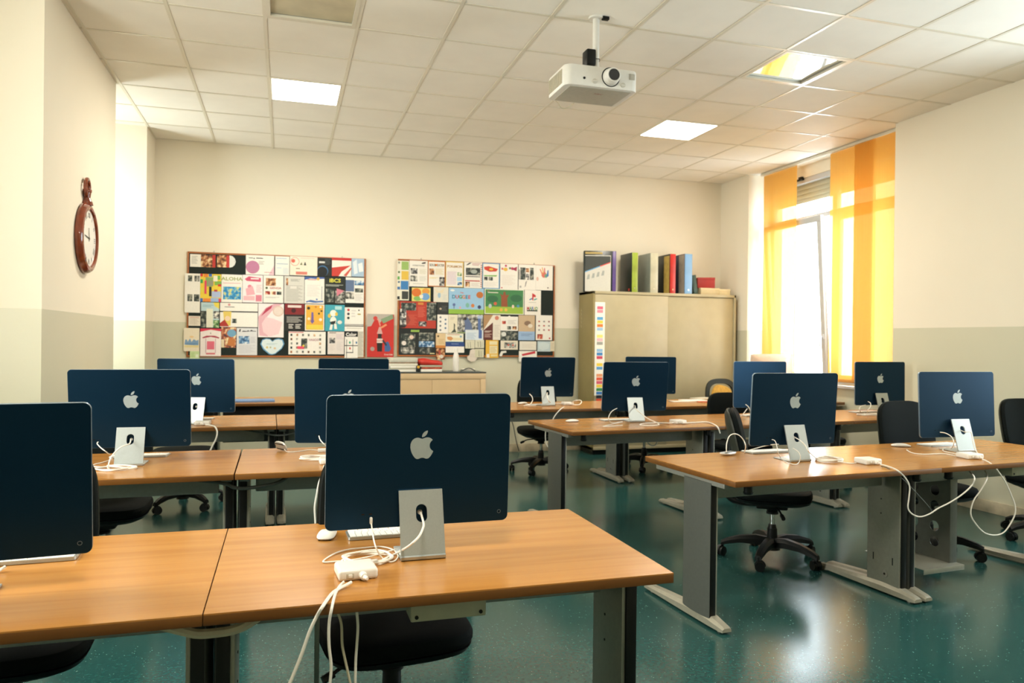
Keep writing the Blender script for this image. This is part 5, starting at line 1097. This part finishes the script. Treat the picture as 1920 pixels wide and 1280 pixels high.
S2 = [
 ('tall strip of green, yellow, blue and black blocks', (378, 195, 490, 570), 'e0dcc8', [('r', .35, .02, .95, .23, '94b464'), ('r', .35, .26, .95, .48, 'd8b448'), ('r', .3, .51, .95, .73, '3c7cb4'), ('r', .4, .77, .95, .97, '383c38'), ('c', .14, .05, .09, '8c8c80'), ('c', .14, .29, .09, '5c7048'), ('c', .14, .54, .09, '506c88'), ('r', .02, .4, .2, .48, '5ca04c'), ('r', .02, .66, .25, .73, '3c6ca0'), ('r', .02, .9, .22, .98, '1c2020')]),
 ('white sheet with two horse photos and grey title', (493, 195, 665, 440), W_, [('g', [(.65, .1), (.75, .06), (.9, .04), (.88, .1), (.7, .12)], '30302e'), ('t', 'HORSE HORSE', .5, .19, .075, '8c8c84', .95), ('p', .06, .3, .44, .52, 'bw'), ('p', .06, .58, .44, .8, 'grey'), ('l', .55, .32, .95, .52, 6, 'd0ccb4'), ('l', .55, .6, .95, .8, 6, 'ccccc0'), ('l', .2, .88, .8, .92, 1, G_)]),
 ('orange bordered sheet with black and orange title', (668, 200, 832, 440), 'd07c34', [('r', .04, .03, .96, .97, W_), ('t', 'SOUL', .27, .16, .13, '3c3830', .8), ('t', 'EATER', .73, .16, .13, '7c6c58', .8), ('c', .47, .15, .06, 'd8782c'), ('p', .08, .3, .36, .54, 'warm'), ('l', .42, .3, .92, .54, 7, 'd8c89c'), ('l', .08, .64, .6, .7, 2, 'd8c878'), ('p', .66, .62, .97, .98, 'bw')]),
 ('yellow edged sheet with an arched brown title', (836, 203, 1005, 445), 'd8b858', [('r', .03, .04, .95, .98, W_), ('t', 'POKéMON', .5, .2, .13, 'b08440', .95), ('r', .08, .38, .6, .92, 'dcd4d0'), ('p', .66, .42, .9, .56, 'green'), ('r', .64, .6, .92, .76, 'a8cce0'), ('p', .66, .8, .92, .92, 'blue'), ('l', .08, .42, .6, .9, 10, 'd8c8d0')]),
 ('white sheet with a car photo and red stitched edge', (1010, 210, 1180, 455), W_, [('g', [(.3, .02), (.42, .02), (.2, .12), (.1, .12)], '22262a'), ('l', .45, .04, .95, .14, 2, 'c08888'), ('p', .1, .22, .9, .5, 'dark'), ('c', .55, .36, .18, '9ca49c', .6), ('r', .08, .54, .9, .57, '2c302c'), ('r', .05, .7, .88, .74, 'b03c30'), ('p', .08, .76, .32, .95, 'warm'), ('l', .4, .8, .9, .95, 4, 'd0c8c0')] + [('r', .92, .1+.08*q, .98, .14+.08*q, 'b84848') for q in range(11)]),
 ('blue bordered sheet with a red and yellow splash', (1185, 218, 1348, 460), '5c98c4', [('r', .04, .03, .95, .97, W_), ('g', [(.08, .16), (.35, .12), (.9, .22), (.8, .32), (.4, .34), (.12, .26)], 'c8402c'), ('c', .5, .24, .12, 'dcb840', .5), ('g', [(.08, .48), (.85, .46), (.8, .52), (.1, .52)], '78ac54'), ('p', .1, .54, .3, .68, 'dark'), ('p', .36, .54, .6, .68, 'dark'), ('l', .1, .75, .9, .93, 5, 'd8d4cc')]),
 ('white sheet with a pink and yellow flower garland', (1352, 225, 1520, 468), W_, [('c', .32, .08, .06, 'b83c5c'), ('c', .3, .22, .12, 'dcb048', .8), ('c', .55, .17, .06, '5c7848'), ('c', .68, .18, .08, 'c04868'), ('g', [(.6, .2), (.95, .1), (.92, .28), (.7, .22)], '9c304c'), ('c', .12, .2, .06, 'cc6c60'), ('l', .1, .45, .85, .85, 8, 'dcd4c8'), ('r', .05, .92, .14, .96, 'b83c40')]),
 ('white sheet of dark photos with ink scribbles', (1527, 232, 1690, 472), W_, [('p', .1, .12, .4, .6, 'dark'), ('p', .42, .14, .62, .3, 'warm'), ('p', .66, .12, .88, .6, 'dark'), ('p', .42, .36, .62, .6, 'bw'), ('r', .02, .2, .06, .6, '505450'), ('g', [(.4, .7), (.5, .62), (.42, .85), (.36, .9)], '8c8c88'), ('c', .12, .88, .06, 'a8a8a0')]),
 ('white sheet with a rainbow painted handprint', (1690, 240, 1850, 475), W_, [('c', .48, .38, .15, 'd06c60', 1.1), ('g', [(.22, .16), (.27, .14), (.42, .36), (.36, .4)], 'd8885c'), ('g', [(.34, .08), (.4, .08), (.48, .3), (.42, .32)], 'd8a85c'), ('g', [(.48, .1), (.54, .1), (.55, .3), (.48, .3)], 'cc5c5c'), ('c', .6, .42, .09, '6c9c78', 1.2), ('g', [(.68, .2), (.74, .18), (.76, .42), (.62, .48)], '4878b0'), ('c', .1, .55, .07, 'd8b0a0', 1.6), ('c', .72, .9, .04, '5c4c48')]),
 ('small sheet of orange and blue round shapes', (515, 452, 692, 580), 'dccc70', [('c', .25, .35, .25, 'd0702c', .9), ('c', .75, .25, .2, 'd8943c', .8), ('c', .72, .65, .24, '6c9ccc', .8), ('c', .3, .8, .2, '7cac5c', .6), ('g', [(.4, .55), (.6, .5), (.6, .75), (.45, .8)], 'e8e0d0')]),
 ('white card with a light blue pendant drawing', (722, 445, 862, 587), 'd8d4c4', [('c', .38, .55, .1, '98b8cc', 1.8), ('g', [(.05, .1), (.35, .3), (.75, .08), (.6, .4), (.2, .38)], 'dcd0b0'), ('l', .6, .5, .9, .9, 4, 'c8ccc4')]),
 ('sky blue picture with a title in coloured capitals', (865, 455, 1198, 700), '94bcd8', [('r', 0, .82, 1, 1, '8cb444'), ('t', 'Hey', .37, .18, .08, 'c85c4c'), ('t', 'D', .14, .35, .19, '2c7c9c'), ('t', 'U', .235, .35, .19, 'c04840'), ('t', 'G', .33, .35, .19, '3c8c54'), ('t', 'G', .42, .35, .19, 'c87830'), ('t', 'E', .505, .35, .19, '2c7c9c'), ('t', 'E', .58, .35, .19, 'c04840'), ('c', .88, .25, .1, 'b86c34', .9), ('c', .1, .1, .06, 'd8dcd8', .5), ('c', .15, .65, .04, '5c6ca0'), ('r', .14, .65, .16, .8, '5c6c88'), ('c', .32, .76, .03, 'd8a0a8'), ('c', .53, .66, .05, '7cb4a0', 1.3), ('c', .68, .67, .05, 'c07840'), ('c', .87, .72, .05, '3c4468')]),
 ('green forest picture with one big brown tree', (1205, 465, 1578, 703), 'dce0cc', [('r', .02, .03, .98, .97, '3c7c48'), ('r', .02, .7, .98, .97, '94b43c'), ('c', .2, .4, .14, '2c6440', .6), ('c', .8, .35, .15, '2c6440', .6), ('g', [(.42, .3), (.38, .18), (.46, .25), (.48, .1), (.52, .1), (.54, .25), (.62, .2), (.57, .36), (.58, .7), (.42, .7)], '8c4c2c'), ('l', .06, .08, .12, .12, 1, 'c86058'), ('l', .08, .13, .34, .19, 1, 'dcd8c8'), ('c', .14, .68, .04, 'b0b8b8', 1.3), ('c', .27, .58, .04, 'c05c40'), ('c', .72, .68, .03, 'd8c0b0', 1.4), ('c', .85, .66, .035, '4c8cac'), ('c', .42, .82, .04, 'd8a848'), ('c', .54, .82, .04, 'd8b04c')]),
 ('white sheet with a red and blue letter mark, bold toy letters', (1583, 475, 1738, 710), W_, [('g', [(.46, .12), (.54, .14), (.54, .42), (.46, .39)], 'c03434'), ('g', [(.54, .14), (.68, .2), (.68, .28), (.54, .27), (.54, .22)], 'c03434'), ('g', [(.3, .36), (.46, .31), (.46, .36), (.36, .4), (.28, .4)], '4878b0'), ('g', [(.56, .36), (.72, .32), (.78, .35), (.6, .41)], '38a0a0'), ('l', .25, .48, .7, .52, 1, G_), ('t', 'M', .22, .74, .18, 'b83c34', .8), ('t', 'A', .37, .74, .18, '3c8c48', .8), ('t', 'R', .5, .74, .18, '3c64a8', .8), ('t', 'I', .6, .74, .18, 'd0b03c', .8), ('t', 'O', .72, .74, .18, '3c8c48', .8), ('r', .15, .8, .8, .85, '303c2c')]),
 ('big red spread with photos and an armoured figure', (400, 582, 745, 835), 'b03828', [('p', .04, .05, .45, .34, 'dark'), ('p', .74, .02, 1, .7, 'dark'), ('r', .5, .03, .65, .12, 'c8843c'), ('l', .5, .2, .7, .6, 8, 'c8604c'), ('g', [(0, .3), (.12, .25), (.3, .7), (.15, .98), (0, 1)], '24201e'), ('p', .02, .28, .18, .9, 'bw'), ('p', .52, .74, .74, .92, 'bw'), ('l', .18, .5, .48, .9, 9, 'c05844')]),
 ('small black card with a faint dot', (757, 590, 860, 700), '2c302e', [('c', .3, .55, .1, 'b8a890'), ('l', .4, .3, .9, .8, 4, '4c504c')]),
 ('white sheet with two columns of small emblems', (757, 705, 860, 880), W_, [('c', .28, .15+.23*q, .09, '687078') for q in range(4)] + [('c', .75, .27+.23*q, .09, '5c7890') for q in range(3)]),
 ('cream sheet with a slim dark figure', (862, 705, 948, 880), 'ddd6bc', [('g', [(.6, .45), (.75, .55), (.7, .75), (.9, .95), (.3, .98), (.6, .8)], '3c4438'), ('l', .2, .15, .7, .3, 2, 'c4bca0')]),
 ('white and blue timetable below the grey player photo', (1022, 850, 1192, 945), 'd0d8dc', [('l', .08, .3, .6, .95, 6, 'a4b8c8'), ('r', .74, 0, .92, .85, '48649c')]),
 ('grey blue photo of a player bending forward', (948, 705, 1190, 885), 'p:grey', [('r', .78, .05, .98, .2, 'a8b8d0'), ('r', .8, .2, .92, .95, '5870a0'), ('g', [(.25, .2), (.4, .15), (.55, .5), (.6, .9), (.25, .95), (.3, .6)], '5c6c8c'), ('c', .3, .22, .06, '2c2824'), ('r', 0, .92, 1, 1, '7c8c5c')]),
 ('brown and cream page cut by a diagonal', (1195, 708, 1355, 945), 'dcd4c4', [('g', [(0, 0), (.55, 0), (0, .6)], 'a8845c'), ('g', [(.55, .3), (.55, 1), (0, 1), (0, .62)], '5c2820'), ('l', .06, .64, .46, .72, 2, 'd8c8b8'), ('l', .06, .76, .48, .92, 3, 'b8988c'), ('c', .78, .12, .12, 'c87c64'), ('l', .62, .4, .95, .9, 9, 'c8c0b4')]),
 ('white sheet with three tiny dark photos', (1357, 715, 1522, 858), W_, [('r', 0, .0, 1, .06, '1c2020'), ('c', .5, .1, .08, 'e6e2d8'), ('p', .08, .36, .3, .56, 'red'), ('p', .38, .7, .6, .92, 'dark'), ('p', .68, .7, .92, .92, 'warm'), ('l', .4, .3, .9, .6, 4, 'c8c4bc')]),
 ('black and white tree photo strip', (1357, 860, 1520, 948), 'p:dark', [('c', .18, .35, .14, 'd0d0c8', .9)]),
 ('tan page with a flying figure over a blue foot', (1525, 712, 1680, 948), 'c0a888', [('r', 0, .65, 1, 1, '94b0d0'), ('c', .55, .32, .2, '846c58', .7), ('c', .72, .42, .14, 'd8d0c0', .8), ('l', .15, .74, .85, .86, 2, '7890b4')]),
 ('white sheet of small red and grey pictograms', (1690, 712, 1845, 948), W_, [('c', .2+.3*i, .25+.17*j, .06, ('b85c58', '8c8c88', 'a06c68')[(i+2*j) % 3], .8) for i in range(3) for j in range(3)] + [('p', .1, .76, .42, .95, 'red'), ('c', .85, .92, .05, 'b84848')]),
 ('large black collage of dim photos', (392, 838, 742, 1085), '141c1a', [('p', .06, .2, .44, .45, 'dark'), ('p', .54, .15, .96, .45, 'dark'), ('p', .06, .48, .44, .7, 'dark'), ('p', .54, .48, .96, .7, 'blue'), ('p', .06, .72, .42, .95, 'grey'), ('p', .56, .74, .9, .95, 'dark'), ('c', .34, .33, .06, 'd8c0ac', .9), ('c', .14, .56, .06, 'd8d0c8'), ('r', .32, .05, .55, .13, '8cac4c'), ('r', .84, .93, .97, .97, 'd0cc98')]),
 ('aged cream card with an orange foot', (742, 882, 835, 1022), 'd4bc90', [('r', 0, .82, 1, 1, 'c8843c'), ('c', .25, .2, .1, '5c4c34'), ('l', .3, .4, .9, .75, 4, 'c4a878')]),
 ('photo card hanging off the lower frame by the bottle', (745, 1026, 828, 1132), 'p:warm', [('c', .62, .72, .2, 'd0ccc0'), ('r', .3, .15, .5, .6, 'a84c3c')]),
 ('white banner card with coloured flags', (836, 884, 1005, 965), 'e0dcc8', [('g', [(.08, .4), (.3, .35), (.45, .6), (.3, .85), (.1, .7)], 'c88c54'), ('c', .85, .35, .06, '7c9cac'), ('l', .1, .1, .8, .22, 1, 'b87860'), ('r', .4, .5, .9, .8, 'dccca0'), ('r', 0, .95, 1, 1, '5c94b4')]),
 ('white card crossed by a dark blue band', (836, 968, 1012, 1066), W_, [('r', 0, 0, 1, .4, '24427c'), ('l', .3, .12, .7, .26, 1, '7c8cb0')]),
 ('small cream sketch card with dark stems', (1022, 946, 1110, 1026), 'd0ccb4', [('g', [(.5, .2), (.54, .2), (.6, .9), (.54, .9)], '6c6c54'), ('g', [(.25, .3), (.29, .3), (.35, .9), (.3, .9)], '8c8c70')]),
 ('small cream sketch card with dense reeds', (1114, 945, 1200, 1022), 'd0ccb4', [('g', [(.3, .2), (.36, .2), (.4, .9), (.34, .9)], '787860'), ('g', [(.55, .15), (.6, .15), (.65, .9), (.58, .9)], '6c6c54'), ('g', [(.75, .3), (.8, .3), (.8, .85), (.75, .85)], '8c8c74')]),
 ('small cream sketch card behind the white hat-like cutout', (1114, 1030, 1198, 1110), 'cac6a8', [('g', [(.4, .2), (.46, .2), (.5, .9), (.43, .9)], '70705c'), ('g', [(.65, .25), (.7, .25), (.72, .9), (.66, .9)], '80806c')]),
 ('whitish cap-shaped cutout hanging below the frame', (1038, 1030, 1140, 1150), 'd8ccbc', [('l', .3, .4, .85, .7, 3, 'ccc0b0')], [(.3, .1), (.55, 0), (.85, .06), (1, .35), (.95, .75), (.7, .98), (.35, 1), (.05, .85), (.02, .6), (.22, .5)]),
 ('yellow bordered card of cream panels', (1215, 947, 1335, 1116), 'd8a834', [('r', .3, .06, .92, .26, 'dcd0a4'), ('r', .3, .32, .92, .75, 'dcd0a8'), ('l', .35, .38, .88, .72, 5, 'c8b47c'), ('r', .08, .78, .3, .98, 'e4dcd0'), ('r', .4, .8, .92, .92, 'dcc88c')]),
 ('cream rounded card with a red and grey picture', (1357, 952, 1520, 1037), 'd8d0bc', [('p', .22, .2, .9, .82, 'grey'), ('c', .45, .5, .06, 'c06454'), ('c', .72, .5, .06, 'c06454')]),
 ('plain white card by the pictogram sheet', (1535, 958, 1695, 1042), 'dcd6c8', [('l', .15, .3, .85, .8, 4, 'd0cabc')]),
 ('cream paper tab sticking out past the frame', (1828, 956, 1866, 1052), 'd8ccb0', [('l', .2, .2, .8, .8, 4, 'c8bca0')]),
 ('pale blue crumpled card in the lower corner', (1705, 958, 1830, 1055), 'b8c8cc', [('g', [(.1, .2), (.5, .1), (.9, .25), (.85, .7), (.4, .9), (.12, .7)], 'c8d4d4')]),
 ('small white paper cutout shaped like a pointing arm', (1345, 1047, 1412, 1100), 'dcd8cc', [], [(0, .75), (.25, .1), (.95, 0), (1, .35), (.5, .45), (.35, 1), (.05, 1)]),
 ('white sheet with a red slash, hanging below the frame', (1530, 1050, 1700, 1150), W_, [('g', [(.15, .3), (.9, .0), (.92, .22), (.2, .48)], 'c0303c'), ('l', .2, .6, .8, .9, 3, 'd0c8c0')]),
]
for bd, S in ((1, S1), (2, S2)):
    for k, e in enumerate(S):
        sh = e[4] if len(e) > 4 else None
        card = (e[1][2]-e[1][0])*(e[1][3]-e[1][1]) < 17000
        sheet(bd, e[0], e[1], e[2], e[3], lay=(k*3) % 7, cat='card' if card else 'poster', name='pinned_card' if card else 'pinned_sheet', shape=sh)
o = sheet(2, 'red poster with a dark bottle pouring, taped between the notice boards', (93, 700, 345, 1108), 'bc2c24',
 [('g', [(0, 0), (1, 0), (.75, .12), (.55, .1), (.5, .2), (.3, .1), (.15, .28), (0, .3)], 'b0a89c'), ('c', .3, .1, .08, 'c84038'), ('g', [(.5, .12), (.95, 0), (.98, .1), (.6, .22)], '7c9474'),
  ('g', [(.44, .3), (.5, .3), (.58, .46), (.36, .46)], 'c89c94'), ('g', [(.5, .3), (.7, .22), (.74, .26), (.52, .34)], 'd88c60'), ('g', [(.48, .3), (.38, .12), (.41, .1), (.5, .25)], 'd89484'),
  ('g', [(.4, .46), (.54, .46), (.54, .54), (.58, .6), (.56, .87), (.38, .87), (.36, .6), (.4, .54)], '1c1614'), ('r', .36, .57, .58, .67, 'd4c8bc'), ('t', 'Coca-Cola', .47, .62, .045, 'b02c28', .9),
  ('g', [(.66, .68), (.74, .64), (.8, .64), (.9, .8), (.84, .87), (.66, .87)], '3c5c8c'), ('g', [(.56, .62), (.62, .6), (.75, .72), (.7, .74)], '282c34'), ('c', .2, .81, .08, '9c8c84'), ('t', 'Coca-Cola', .8, .94, .05, 'dcc0b4', .9)], name='wall_poster')
o['group'] = ''
del o['group']

# ------------------------------------------------------------------ light
w = bpy.data.worlds.new('daylight'); sc.world = w; w.use_nodes = True
bg = w.node_tree.nodes['Background']; bg.inputs['Color'].default_value = (.84, .93, 1.0, 1); bg.inputs['Strength'].default_value = 13.0
def area(name, loc, rot, sx, sy, e, col, portal=False):
    l = bpy.data.lights.new(name, 'AREA'); l.shape = 'RECTANGLE'; l.size = sx; l.size_y = sy; l.energy = e; l.color = col
    if portal: l.cycles.is_portal = True
    o = bpy.data.objects.new(name, l); COL.objects.link(o); o.location = loc; o.rotation_euler = rot
    return o
area('window_portal', (6.08, (BY0+BY1)/2, 2.1), (0, R(90), 0), 2.5, BY1-BY0, 1, (1, 1, 1), True)
area('window_portal', (6.08, sum(RW)/2, 2.1), (0, R(90), 0), 2.4, RW[1]-RW[0], 1, (1, 1, 1), True)
for y0, y1 in LW: area('window_portal', (-2.49, (y0+y1)/2, 2.07), (0, R(-90), 0), 2.25, y1-y0, 1, (1, 1, 1), True)
area('added_left_lamp', (-2.36, 7.775, 2.1), (0, R(-90), 0), 2.1, .65, 9, (1, .86, .5))  # warm lamp added inside the assumed left window to light the far pillar
area('added_left_lamp', (-2.36, 3.55, 2.1), (0, R(-90), 0), 2.1, 2.6, 105, (1, .86, .6))  # warm lamp added along the left wall to brighten the near pillar's front
for i, j in ((1, 2), (7, 2)):
    area('panel_or_added_lamp', (GX+.6*i+.3, GY+.6*j+.3, CEIL-.02), (0, 0, 0), .54, .54, 44, (1, .92, .78))
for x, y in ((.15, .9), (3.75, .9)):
    area('panel_or_added_lamp', (x, y, CEIL-.02), (0, 0, 0), .54, .54, 60, (1, .92, .79))  # two lamps added overhead out of view, with no ceiling panel there

# ------------------------------------------------------------------ camera
cd = bpy.data.cameras.new('camera'); co = bpy.data.objects.new('camera', cd); COL.objects.link(co)
cd.sensor_width = 36; cd.lens = F/1920*36; cd.clip_start = .05
r, d, f = AX
co.matrix_world = Matrix(((r.x, -d.x, -f.x, 0), (r.y, -d.y, -f.y, 0), (r.z, -d.z, -f.z, EYE), (0, 0, 0, 1)))
cd.dof.use_dof = True; cd.dof.focus_distance = 2.7; cd.dof.aperture_fstop = 5.0
sc.camera = co
sc.view_settings.view_transform = 'Standard'; sc.view_settings.look = 'None'; sc.view_settings.gamma = 1; sc.view_settings.exposure = 0.33
sc.cycles.max_bounces = 10; sc.cycles.diffuse_bounces = 6; sc.cycles.transparent_max_bounces = 12
